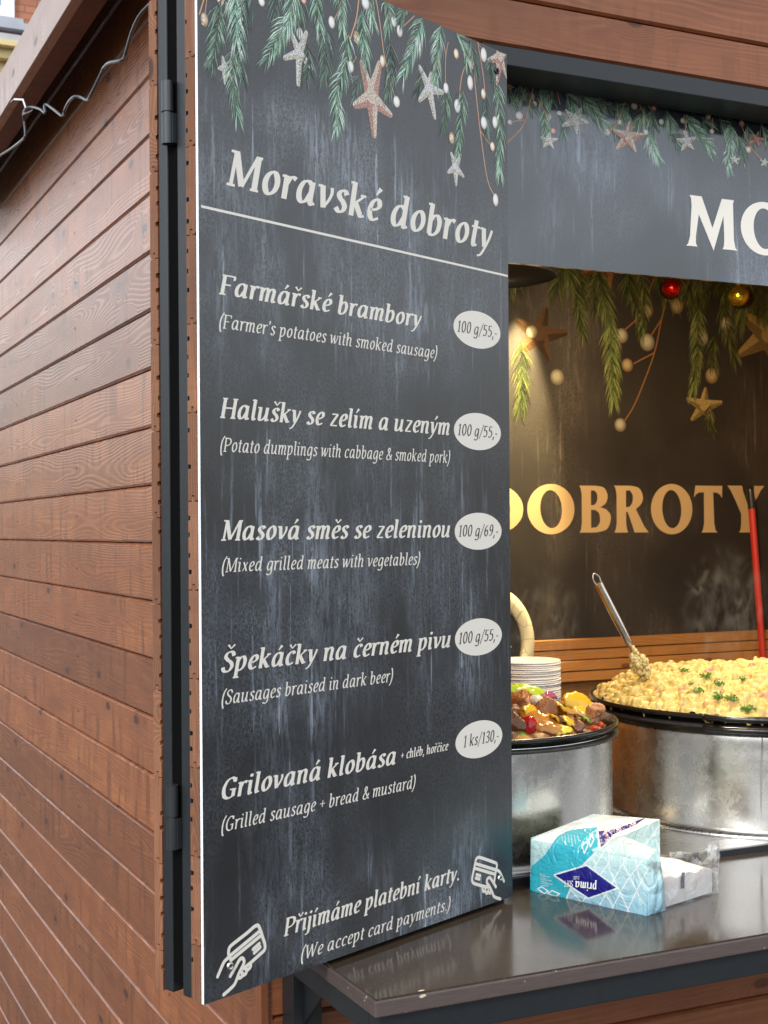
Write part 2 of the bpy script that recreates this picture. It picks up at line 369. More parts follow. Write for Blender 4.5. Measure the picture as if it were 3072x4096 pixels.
# front: low wall, corner board, gable cladding over the opening
mb = MB()
planks(mb, (0, 0, Z0), (1, 0, 0), (0, -1, 0), zlist(-1.93, -.83, -.785 - PITCH * 6), lambda a, b: (.012, KW))
mb.box(.012, KW, .021, .05, .05, Z0 - .79, mi=1)
mb.build('front_wall', [M_FRONT, M_BLACK], kiosk)
def gable(z0, z1):
    def xr(z):
        f = (z - (EAVE_Z1 - .02)) / (RIDGE_Z - EAVE_Z1); x0 = EAVE_X + f * (RIDGE_X - EAVE_X); return max(.012, x0), min(KW - .012, KW - x0)
    b0, b1 = xr(z0); t0, t1 = xr(min(z1, RIDGE_Z - .03))
    return None if b1 - b0 < .2 else (b0, b1, t0, t1)
mb = MB()
planks(mb, (0, 0, Z0), (1, 0, 0), (0, -1, 0), [(z, z + .1) if z < 1 else (z, z + PITCH) for z in [.9895] + [1.0895 + PITCH * i for i in range(8)]], gable)
planks(mb, (0, 0, Z0), (1, 0, 0), (0, -1, 0), zlist(-.80, .985, .988), lambda a, b: (.012, .485))     # short wall left of the opening, behind the shutter
planks(mb, (0, 0, Z0), (1, 0, 0), (0, -1, 0), zlist(-.80, .985, .988), lambda a, b: (3.6, KW))
mb.box(.03, KW - .03, .0215, .03, Z0 + .99, Z0 + 1.36, mi=1)  # black backing added to stop lamplight leaking between the boards
mb.build('gable_cladding', [M_FRONT, M_BLACK], kiosk)
mb = MB(); mb.box(-.004, .010, -.006, .03, .02, Z0 + 1.36, axis=2); mb.build('corner_board', M_FRONT, kiosk)
# steel lintel and jambs
mb = MB(); mb.box(.485, 3.6, -.006, .098, Z0 + .949, Z0 + .988); mb.box(.485, .525, -.004, .098, Z0 - .79, Z0 + .948); mb.box(3.56, 3.6, -.004, .098, Z0 - .79, Z0 + .948)
mb.build('lintel_frame', M_STEEL, kiosk, .002)
# eave
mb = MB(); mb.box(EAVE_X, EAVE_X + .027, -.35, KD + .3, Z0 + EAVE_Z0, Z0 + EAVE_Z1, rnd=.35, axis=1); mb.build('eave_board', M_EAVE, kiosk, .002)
mb = MB(); mb.box(EAVE_X + .028, EAVE_X + .082, -.32, KD + .28, Z0 + EAVE_Z0 + .004, Z0 + EAVE_Z1 - .02, rnd=.6, axis=1); mb.build('eave_batten', M_SOFFIT, kiosk, .002)
mb = MB()
for (xa, xb) in ((EAVE_X + .025, RIDGE_X), (KW - EAVE_X, RIDGE_X)):
    n = 14
    for i in range(n):
        a = xa + (xb - xa) * i / n; b = xa + (xb - xa) * (i + 1) / n - (.003 if xb > xa else -.003); r = random.random()
        za, zb = Z0 + roof_z(a), Z0 + roof_z(b)
        q = [(a, -.35, za), (b, -.35, zb), (b, KD + .3, zb), (a, KD + .3, za)]; h = Vector((0, 0, .025)); tq = [Vector(p) + h for p in q]; wv = abs(b - a)
        mb.face(q, [(-.35, 0), (-.35, wv), (KD, wv), (KD, 0)], r); mb.face(tq[::-1], [(-.35, 0), (-.35, wv), (KD, wv), (KD, 0)], r)
        for i2 in range(4): mb.face([q[i2], q[(i2 + 1) % 4], tq[(i2 + 1) % 4], tq[i2]], None, r)
mb.build('roof', M_SOFFIT, kiosk)
# lining, floor and back partition
YB = 2.40
mb = MB()
planks(mb, (0, YB, Z0), (1, 0, 0), (0, -1, 0), zlist(-1.93, 1.3, -.5, .12), lambda a, b: (.06, KW - .06), bev=.003)
mb.build('back_partition', M_INNER, kiosk)
mb = MB(); planks(mb, (.062, 0, Z0), (0, 1, 0), (1, 0, 0), zlist(-1.93, 1.30, -.5, .12), lambda a, b: (.1, YB)); mb.build('inner_lining', M_INNER, kiosk)
mb = MB(); planks(mb, (KW - .062, 0, Z0), (0, 1, 0), (-1, 0, 0), zlist(-1.93, 1.30, -.5, .12), lambda a, b: (.1, YB)); mb.build('inner_lining', M_INNER, kiosk)
mb = MB(); mb.box(KW - .05, KW, .0, KD, .05, Z0 + 1.34); mb.box(.03, KW - .06, YB + .3, KD, .05, Z0 + 1.34); mb.build('rear_wall', M_FRONT, kiosk)
mb = MB(); planks(mb, (0, YB + .3, Z0), (1, 0, 0), (0, -1, 0), zlist(1.1, 2.15), gable); mb.build('rear_gable', M_FRONT, kiosk)
mb = MB(); mb.box(.02, KW - .02, .06, KD, .02, .08); mb.build('kiosk_floor', plain('worn_floor_board', (.10, .07, .05), .7), kiosk)
for k in range(4): mb = MB(); mb.box(.06, KW - .06, YB - .055 + .006 * (k % 2), YB - .022, Z0 - .503 - k * .045, Z0 - .462 - k * .045, rnd=.2 + .19 * k); mb.build('wall_rail', M_INNER, kiosk, .002)

# counter, part of the kiosk: top, edge, steel frame and bracket
ZT = Z0 - .75
t = NT('brown_laminate_top'); o = t.obj(); x, y, z = t.sep(o)
n = t.noise(o, 5, 4, .6); sc = t.noise(t.comb(t.math('MULTIPLY', x, 4.), t.math('MULTIPLY', y, 260.), 0), 1, 3, .7); sp = t.noise(o, 420, 1)
c = t.mix(n, (.034, .024, .016), (.068, .049, .033)); c = t.mix(t.ramp(sc, .60, .74, 0, .25), c, (.22, .18, .13)); c = t.mix(t.ramp(sp, .72, .76, 0, .7), c, (.5, .46, .4))
t.set(Base_Color=c, Roughness=t.ramp(n, .3, .7, .09, .18)); t.b.inputs['Specular IOR Level'].default_value = .42; t.bump(t.noise(o, 60, 3), .03, .0006)
M_COUNTER = t.m
t = NT('wood_print_edge'); x, y, z = t.sep(t.obj()); o = t.obj(); g = t.noise(t.comb(t.math('MULTIPLY', x, 22.), t.math('MULTIPLY', y, 22.), t.math('MULTIPLY', z, 900.)), 1, 3, .6); wv = t.noise(o, 55, 4, .7)
c = t.mix(g, (.035, .024, .022), (.135, .10, .09)); c = t.mix(t.ramp(wv, .66, .72, 0, .8), c, (.55, .47, .38))
t.set(Base_Color=c, Roughness=.5); M_EDGE = t.m
mb = MB(); CX0, CX1, CY0, CY1 = .028, 3.55, -.447, .053
mb.box(CX0 + .003, CX1, CY0 + .003, CY1, ZT - .003, ZT); top = mb.build('countertop', M_COUNTER, kiosk)
mb = MB(); mb.box(CX0, CX1 + .003, CY0, CY1 - .002, ZT - .030, ZT - .0032); mb.build('countertop_edge', M_EDGE, kiosk, .0025)
mb = MB()
for px, n_, r_ in ((1690, 7, .0042),):      # chips along the front edge
    c_0 = on_y(px, 3990 - (px - 1496) * .163, CY0); q = [Vector((c_0.x + r_ * 1.6 * math.cos(k * 2 * math.pi / n_) * random.uniform(.6, 1.2), 0, r_ * .8 * math.sin(k * 2 * math.pi / n_) * random.uniform(.6, 1.2))) for k in range(n_)]
    mb.face([(v.x, CY0 - .0006, ZT - .0062 + max(-.018, min(v.z, .0026))) for v in q]); mb.face([(v.x + .001, CY0 + .006 + v.z * .9, ZT + .0005) for v in q])
mb.build('chipped_edge', plain('bare_chipboard', (.62, .52, .38), .8, 0, .2, 300), kiosk)
mb = MB()
mb.box(CX0 + .012, CX1 - .01, CY0 + .010, CY0 + .052, ZT - .077, ZT - .0305)             # front rail
mb.box(CX0 + .012, CX0 + .062, CY0 + .053, -.062, ZT - .077, ZT - .0308)                 # left arm
mb.box(1.6, 1.65, CY0 + .053, -.062, ZT - .077, ZT - .0308); mb.box(3.48, 3.53, CY0 + .053, -.062, ZT - .077, ZT - .0308)
mb.build('counter_frame', M_STEEL, kiosk, .002)
for xx in (CX0 + .012, 1.6, 3.48):
    mb = MB(); mb.box(xx, xx + .056, -.060, -.0015, .0, ZT - .0312)
    pl = [(xx + .02, -.061, ZT - .078), (xx + .02, -.16, ZT - .078), (xx + .02, -.061, ZT - .17)]
    q = [Vector(p) + Vector((.006, 0, 0)) for p in pl]
    mb.face(pl); mb.face(q[::-1]); [mb.face([pl[i], pl[(i + 1) % 3], q[(i + 1) % 3], q[i]]) for i in range(3)]
    mb.build('bracket_post', M_STEEL, kiosk)
# dark steel sill behind the counter and the stainless bench the burners stand on
t = NT('brushed_stainless'); o = t.obj(); x, y, z = t.sep(o); n = t.noise(t.comb(t.math('MULTIPLY', x, 3.), t.math('MULTIPLY', y, 200.), z), 1, 3); s2 = t.noise(o, 9, 4, .65)
t.set(Base_Color=t.mix(s2, (.36, .35, .33), (.56, .55, .52)), Metallic=1., Roughness=t.ramp(n, .3, .7, .22, .38)); M_INOX = t.m
mb = MB(); mb.box(.53, 3.55, .0545, .068, ZT - .04, ZT + .014); mb.build('steel_sill', M_STEEL, kiosk, .0015)
mb = MB(); mb.box(.08, 3.9, .069, 1.05, ZT - .02, ZT + .012); mb.box(.08, .12, .1, .14, .08, ZT - .02); mb.box(3.86, 3.9, .1, .14, .08, ZT - .02); mb.box(.08, .12, 1.0, 1.04, .08, ZT - .02); mb.box(3.86, 3.9, 1.0, 1.04, .08, ZT - .02)
bench = mb.build('steel_workbench', M_INOX); tag(bench, 'low stainless steel workbench carrying both burner drums behind the counter', 'workbench')
ZB = ZT + .012
# ================================================================== LETTERING: strokes swept with a broad pen
FL = lambda x, y: ('f', [(x - .95, y - .28), (x, y - .1)])                     # entry flick of an italic stem
TAIL = lambda x: ('s', [(x, 1.25), (x + .12, .42), (x + .45, .24), (x + 1., .55)])
BOWL = ('s', [(3.25, 4.25), (2.5, 4.78), (1.55, 4.45), (.82, 2.9), (.85, 1.1), (1.5, .28), (2.4, .8), (3.15, 2.4)])
BOWLR = ('s', [(.95, 3.2), (1.75, 4.55), (2.7, 4.65), (3.25, 3.4), (3.05, 1.5), (2.2, .35), (1.45, .2), (.92, .55)])
SER = lambda x, y, a=.85, b=.85: ('h', [(x - a, y), (x + b, y)])
GL = {
 'a': ([BOWL, ('l', [(3.4, 4.85), (3.28, 1.2)]), TAIL(3.28)], 4.75),
 'b': ([('l', [(.95, 7.3), (.92, .35)]), FL(.95, 7.3), BOWLR], 4.25),
 'c': ([('s', [(3.05, 3.9), (2.7, 4.65), (1.9, 4.65), (1.05, 3.6), (.78, 2.0), (1.1, .7), (1.9, .25), (3.0, .8)])], 3.6),
 'd': ([BOWL, ('l', [(3.45, 7.3), (3.28, 1.2)]), FL(3.45, 7.3), TAIL(3.28)], 4.75),
 'e': ([('s', [(.9, 2.35), (2.1, 2.6), (2.95, 3.4), (2.8, 4.5), (2.0, 4.75), (1.15, 3.8), (.78, 2.2), (1.05, .8), (1.8, .25), (3.0, .85)])], 3.6),
 'f': ([('s', [(3.2, 6.9), (2.5, 7.2), (1.9, 6.4), (1.5, 4.0), (1.2, .5), (.7, -1.5), (-.2, -1.9)]), ('h', [(.4, 4.65), (2.7, 4.65)])], 2.9),
 'g': ([BOWL, ('l', [(3.4, 4.85), (3.2, -.4)]), ('s', [(3.2, -.3), (2.8, -1.7), (1.7, -2.1), (.4, -1.6)])], 4.3),
 'h': ([('l', [(.95, 7.3), (.9, 0)]), FL(.95, 7.3), ('s', [(.95, 3.0), (1.7, 4.45), (2.6, 4.75), (3.15, 4.1), (3.1, 2.6), (3.0, 1.2)]), TAIL(3.0)], 4.5),
 'i': ([('l', [(1, 4.85), (.95, 1.2)]), FL(1, 4.85), TAIL(.95), ('d', [(1.1, 6.5)])], 2.35),
 'j': ([('l', [(1, 4.85), (.95, -.5)]), FL(1, 4.85), ('s', [(.95, -.4), (.6, -1.7), (-.5, -2.0)]), ('d', [(1.1, 6.5)])], 2.2),
 'k': ([('l', [(.95, 7.3), (.9, 0)]), FL(.95, 7.3), ('t', [(1.0, 2.4), (2.3, 3.6), (3.3, 4.6)]), ('h', [(2.6, 4.75), (3.9, 4.75)]), ('l', [(1.6, 2.95), (2.85, .75)]), ('s', [(2.8, .85), (3.15, .3), (3.9, .5)])], 4.35),
 'l': ([('l', [(1.05, 7.3), (.95, 1.2)]), FL(1.05, 7.3), TAIL(.95)], 2.35),
 'm': ([('l', [(.95, 4.85), (.9, 0)]), FL(.95, 4.85), ('s', [(.95, 3.0), (1.65, 4.4), (2.4, 4.75), (2.9, 4.1), (2.85, 2.6), (2.75, 0)]), ('s', [(2.85, 3.0), (3.55, 4.4), (4.3, 4.75), (4.85, 4.1), (4.8, 2.6), (4.65, 1.2)]), TAIL(4.65)], 6.15),
 'n': ([('l', [(.95, 4.85), (.9, 0)]), FL(.95, 4.85), ('s', [(.95, 3.0), (1.7, 4.45), (2.6, 4.75), (3.15, 4.1), (3.1, 2.6), (3.0, 1.2)]), TAIL(3.0)], 4.5),
 'o': ([('c', [(2.1, 4.75), (1.15, 3.8), (.78, 2.2), (1.15, .65), (1.95, .25), (2.9, 1.2), (3.25, 2.8), (2.9, 4.3)])], 4.1),
 'p': ([('l', [(.95, 4.85), (.85, -2.2)]), FL(.95, 4.85), BOWLR, SER(.85, -2.15, .8, 1.0)], 4.25),
 'r': ([('l', [(.95, 4.85), (.9, 0)]), FL(.95, 4.85), ('s', [(.95, 2.9), (1.55, 4.2), (2.2, 4.75), (2.95, 4.45)])], 3.15),
 's': ([('s', [(2.75, 4.0), (2.3, 4.72), (1.5, 4.65), (1.0, 3.9), (1.35, 3.05), (2.1, 2.35), (2.55, 1.4), (2.1, .4), (1.25, .25), (.55, .95)])], 3.35),
 't': ([('l', [(1.35, 6.2), (1.05, 1.2)]), TAIL(1.05), ('h', [(.25, 4.65), (2.5, 4.65)])], 2.65),
 'u': ([('l', [(.95, 4.85), (.88, 1.5)]), FL(.95, 4.85), ('s', [(.88, 1.6), (1.0, .5), (1.7, .28), (2.6, 1.1), (3.2, 2.4)]), ('l', [(3.35, 4.85), (3.2, 1.2)]), TAIL(3.2)], 4.7),
 'v': ([('s', [(.9, 4.8), (1.2, 2.6), (1.55, .2)]), FL(.9, 4.85), ('t', [(1.6, .3), (2.6, 2.0), (3.1, 3.5), (3.0, 4.75)])], 3.75),
 'w': ([('s', [(.9, 4.8), (1.1, 2.6), (1.4, .2)]), FL(.9, 4.85), ('t', [(1.45, .3), (2.95, 4.3)]), ('s', [(2.9, 4.8), (3.05, 2.6), (3.3, .2)]), ('t', [(3.35, .3), (4.4, 2.2), (4.9, 3.6), (4.8, 4.75)])], 5.5),
 'x': ([('l', [(.9, 4.7), (2.9, .2)]), ('t', [(3.1, 4.7), (.7, .2)])], 3.8),
 'y': ([('s', [(.9, 4.8), (1.2, 2.6), (1.6, .4)]), FL(.9, 4.85), ('t', [(3.2, 4.75), (2.6, 2.4), (1.7, .1), (.8, -1.6), (-.1, -2.0)])], 3.75),
 'z': ([('h', [(.75, 4.55), (3.2, 4.55)]), ('l', [(3.0, 4.5), (.75, .4)]), ('h', [(.5, .3), (3.2, .3)])], 3.65),
 'F': ([('l', [(1.1, 6.9), (1.0, 0)]), ('h', [(.2, 6.75), (4.3, 6.75)]), ('t', [(4.25, 6.8), (4.15, 5.4)]), ('h', [(1, 3.55), (3.3, 3.55)]), SER(1, .15, .9, 1.1)], 4.6),
 'G': ([('s', [(4.3, 5.5), (3.9, 6.5), (2.9, 6.85), (1.6, 5.9), (.85, 3.6), (1.2, 1.2), (2.3, .2), (3.4, .3), (4.2, .9)]), ('l', [(4.2, 2.9), (4.15, .5)]), SER(4.1, 2.95, 1.2, .8), ('t', [(4.45, 6.8), (4.35, 5.3)])], 5.4),
 'H': ([('l', [(1.1, 6.9), (1.0, 0)]), ('l', [(4.6, 6.9), (4.5, 0)]), ('h', [(1, 3.55), (4.5, 3.55)]), SER(1.1, 6.75), SER(4.6, 6.75), SER(1, .15), SER(4.5, .15)], 5.7),
 'M': ([('t', [(1.2, 6.8), (.95, .1)]), ('l', [(1.25, 6.9), (3.05, .3)]), ('t', [(3.1, .3), (5.5, 6.8)]), ('l', [(5.7, 6.9), (5.6, 0)]), ('h', [(.2, 6.75), (1.5, 6.75)]), ('h', [(5.3, 6.75), (6.5, 6.75)]), SER(.95, .15, .8, .8), SER(5.6, .15)], 6.8),
 'P': ([('l', [(1.1, 6.9), (1.0, 0)]), ('s', [(.3, 6.72), (2.6, 6.72), (3.8, 6.2), (4.15, 5.1), (3.7, 3.9), (2.6, 3.2), (1, 3.1)]), SER(1, .15, .9, 1.1)], 4.75),
 'S': ([('s', [(3.6, 5.4), (3.2, 6.5), (2.3, 6.85), (1.3, 6.3), (1.05, 5.1), (1.8, 4.1), (2.9, 3.2), (3.4, 1.9), (2.8, .5), (1.8, .15), (.9, .6), (.55, 1.7)])], 4.25),
 'W': ([('l', [(.9, 6.8), (2.0, .2)]), ('t', [(2.05, .3), (3.7, 6.4)]), ('l', [(3.7, 6.8), (4.7, .2)]), ('t', [(4.75, .3), (6.5, 6.7)]), SER(.9, 6.75, .7, .8), SER(6.5, 6.75, .6, .7)], 7.1),
 'O': ([('c', [(2.4, 6.8), (1.1, 5.6), (.75, 3.4), (1.1, 1.2), (2.3, .15), (3.6, 1.2), (3.95, 3.4), (3.6, 5.6)])], 4.8),
 'T': ([('l', [(2, 6.8), (2, 0)]), ('l', [(.3, 6.7), (3.7, 6.7)])], 4.0), 'C': ([('s', [(3.9, 5.4), (2.6, 6.8), (1.2, 5.7), (.75, 3.4), (1.2, 1.1), (2.6, .15), (3.9, 1.3)])], 4.4),
 'L': ([('l', [(1, 6.8), (1, .3), (3.5, .3)])], 3.8), 'A': ([('l', [(.5, 0), (2.2, 6.8), (3.9, 0)]), ('l', [(1.1, 2.2), (3.3, 2.2)])], 4.4), 'I': ([('l', [(1, 6.8), (1, 0)])], 2.0),
 '0': ([('c', [(2.15, 6.8), (1.1, 5.6), (.75, 3.4), (1.05, 1.2), (2.0, .2), (3.05, 1.3), (3.4, 3.6), (3.1, 5.7)])], 4.2),
 '1': ([('l', [(2.1, 6.8), (1.95, 0)]), ('t', [(.9, 5.7), (2.1, 6.7)]), SER(1.95, .12, .9, .9)], 3.6),
 '3': ([('s', [(.9, 5.9), (1.9, 6.8), (3.0, 6.2), (2.9, 4.6), (1.7, 3.7), (3.1, 2.9), (3.2, 1.2), (2.1, .2), (.6, .8)])], 4.1),
 '5': ([('h', [(1.2, 6.65), (3.4, 6.65)]), ('l', [(1.2, 6.8), (1.0, 3.9)]), ('s', [(1.0, 3.9), (2.2, 4.1), (3.2, 3.1), (3.1, 1.3), (2.0, .2), (.6, .7)])], 4.1),
 '6': ([('s', [(3.2, 6.5), (1.9, 5.8), (.95, 4.0), (.85, 1.6), (1.7, .2), (2.8, .6), (3.3, 2.2), (2.7, 3.7), (1.7, 3.6), (.95, 2.6)])], 4.1),
 '9': ([('s', [(.9, .3), (2.2, 1.0), (3.15, 2.8), (3.3, 5.2), (2.5, 6.8), (1.4, 6.4), (.9, 4.8), (1.5, 3.3), (2.5, 3.5), (3.2, 4.4)])], 4.1),
 '(': ([('s', [(2.4, 7.8), (1.2, 5.4), (.8, 2.4), (1.1, -.4), (1.7, -1.9)])], 2.3), ')': ([('s', [(.6, 7.8), (1.3, 5.6), (1.4, 2.6), (.8, -.2), (-.2, -1.9)])], 2.2),
 ',': ([('l', [(1, .7), (.9, -.3), (.4, -1.3)])], 1.9), '.': ([('d', [(.9, .45)])], 1.8), "'": ([('l', [(1.1, 7.2), (.9, 5.4)])], 1.6),
 '&': ([('s', [(4.6, 3.2), (3.9, 1.3), (2.3, .2), (1.0, .8), (1.1, 2.4), (2.6, 4.2), (3.0, 5.9), (2.3, 6.8), (1.6, 5.8), (2.2, 3.9), (4.6, .2)])], 5.2),
 '+': ([('h', [(.5, 3.0), (3.7, 3.0)]), ('t', [(2.1, 4.7), (2.1, 1.3)])], 4.2), '/': ([('t', [(.2, -1.2), (3.0, 7.4)])], 3.1), '-': ([('l', [(.4, 2.5), (2.0, 2.5)])], 2.3), ' ': ([], 2.1),
}
ACUTE = lambda x: ('w', [(x - .2, 5.75), (x + .75, 7.35)]); CARON = lambda x: ('v', [(x - 1.0, 7.3), (x, 6.0), (x + 1.05, 7.3)])
for ch, b, f, x in (('á', 'a', ACUTE, 2.3), ('é', 'e', ACUTE, 2.1), ('ý', 'y', ACUTE, 2.1), ('ř', 'r', CARON, 1.9), ('š', 's', CARON, 1.9), ('č', 'c', CARON, 2.1), ('ě', 'e', CARON, 2.1)):
    GL[ch] = (GL[b][0] + [f(x)], GL[b][1])
GL['í'] = (GL['i'][0][:-1] + [ACUTE(1.0)], 2.5)
GL['Š'] = (GL['S'][0] + [('v', [(1.3, 9.3), (2.3, 8.0), (3.4, 9.3)])], GL['S'][1])
def ribbon(pts, a, b, closed=False, th=.35):
    """left and right outline of a stroke for an elliptic pen a x b turned by th"""
    n = len(pts); L = []; R = []
    for i in range(n):
        if closed: d = pts[(i + 1) % n] - pts[i - 1]
        else: d = pts[min(i + 1, n - 1)] - pts[max(i - 1, 0)]
        d = d.normalized(); nx, ny = -d.y, d.x
        ca = nx * math.cos(th) + ny * math.sin(th); sa = -nx * math.sin(th) + ny * math.cos(th)
        h = math.sqrt((a * ca) ** 2 + (b * sa) ** 2); L.append((pts[i].x + nx * h, pts[i].y + ny * h)); R.append((pts[i].x - nx * h, pts[i].y - ny * h))
    return L, R
LAYER = [0]
def lift():
    LAYER[0] += 1; return .00012 + (LAYER[0] % 300) * 2.2e-6
def text(string, u0, u1, v, cap, bold=True, slant=.155, parent=None, name='lettering', mat=None, face=None, flip=False, align=None):
    """a line of lettering on a board whose face is local y = 0, front towards -y; set from u0 to u1 on baseline v"""
    a, b = (.60, .26) if bold else (.42, .22)
    quads = []; x = 0
    for ch in string:
        g, adv = GL[ch]
        for k, pp in g:
            P = [Vector((p[0] + x, p[1], 0)) for p in pp]
            A, B, cl = a, b, False
            if k == 'd':
                r = a * .98; P = [P[0] + Vector((r * math.cos(i * .6283), r * math.sin(i * .6283), 0)) for i in range(10)]; quads.append([(p.x, p.y) for p in P]); continue
            if k == 's': P = catmull(P, 7)
            elif k == 'c': P = catmull(P, 5, True); cl = True
            elif k == 't': P = catmull(P, 5) if len(P) > 2 else P; A, B = a * .62, b * .9
            elif k == 'f': A, B = a * .55, b * .95
            elif k == 'h': A, B = a * .8, b * .8
            elif k == 'w':
                d = (P[1] - P[0]).normalized(); n = Vector((-d.y, d.x, 0)); quads.append([((P[0] + n * .16).x, (P[0] + n * .16).y), ((P[0] - n * .16).x, (P[0] - n * .16).y), ((P[1] - n * a * .85).x, (P[1] - n * a * .85).y), ((P[1] + n * a * .85).x, (P[1] + n * a * .85).y)]); continue
            elif k == 'v': A, B = a * .62, b * 1.0
            L, R = ribbon(P, A, B, cl)
            m = len(P); strip = []
            for i in range(m if cl else m - 1):
                j = (i + 1) % m; strip.append([L[i], R[i], R[j], L[j]])
            quads.append(strip)
        x += adv
    allp = [p for q in quads for r in (q if isinstance(q[0], list) else [q]) for p in r]
    sh = lambda p: (p[0] + slant * p[1], p[1])
    sx = [sh(p)[0] for p in allp]; mn, mx = min(sx), max(sx); s = cap / 6.9; kx = (u1 - u0) / (mx - mn)
    mb = MB()
    def put(poly, y):
        out = []
        for p in poly:
            X, Y = sh(p); uu = u0 + (X - mn) * kx; vv = v + Y * s
            if flip: uu = u0 + u1 - uu; vv = 2 * v - vv
            out.append(face(uu, vv, y) if face else (uu, -y, vv))
        ar = sum(poly[i][0] * poly[(i + 1) % len(poly)][1] - poly[(i + 1) % len(poly)][0] * poly[i][1] for i in range(len(poly)))
        mb.face(out if ar > 0 else out[::-1])
    for q in quads:
        y = lift()
        if isinstance(q[0], list): [put(r, y) for r in q]
        else: put(q, y)
    return mb.build(name, mat or M_TEXT, parent)
def flat_poly(mb, outline, holes=(), y=.0003, col=(1, 1, 1)):
    bm = bmesh.new(); es = []
    for lp in (outline, *holes):
        vs = [bm.verts.new((p[0], -y, p[1])) for p in lp]
        es += [bm.edges.new((vs[i], vs[(i + 1) % len(vs)])) for i in range(len(vs))]
    bmesh.ops.triangle_fill(bm, use_beauty=True, use_dissolve=False, edges=es, normal=(0, -1, 0))
    bm.verts.ensure_lookup_table(); bm.verts.index_update()
    V = [tuple(v.co) for v in bm.verts]; Fc = []
    for f in bm.faces:
        ids = [v.index for v in f.verts]; Fc.append(ids if f.normal.y < 0 else ids[::-1])
    bm.free(); mb.add_mesh(V, Fc, col, 0, False)
def stroke(mb, pts, r, y=None, smooth=True, col=(1, 1, 1), closed=False):
    P = [Vector((p[0], p[1], 0)) for p in pts]
    P = catmull(P, 6, closed) if smooth and len(P) > 2 else P
    if not smooth and not closed and len(P) > 2: pass
    L, R = ribbon(P, r, r, closed); y = y or lift(); m = len(P)
    for i in range(m if closed else m - 1):
        j = (i + 1) % m; mb.face([(L[i][0], -y, L[i][1]), (R[i][0], -y, R[i][1]), (R[j][0], -y, R[j][1]), (L[j][0], -y, L[j][1])], None, 0, col)
    if not closed:
        for p in (P[0], P[-1]): mb.face([(p.x + r * math.cos(k * .5236), -y - 1e-6, p.y + r * math.sin(k * .5236)) for k in range(12)], None, 0, col)

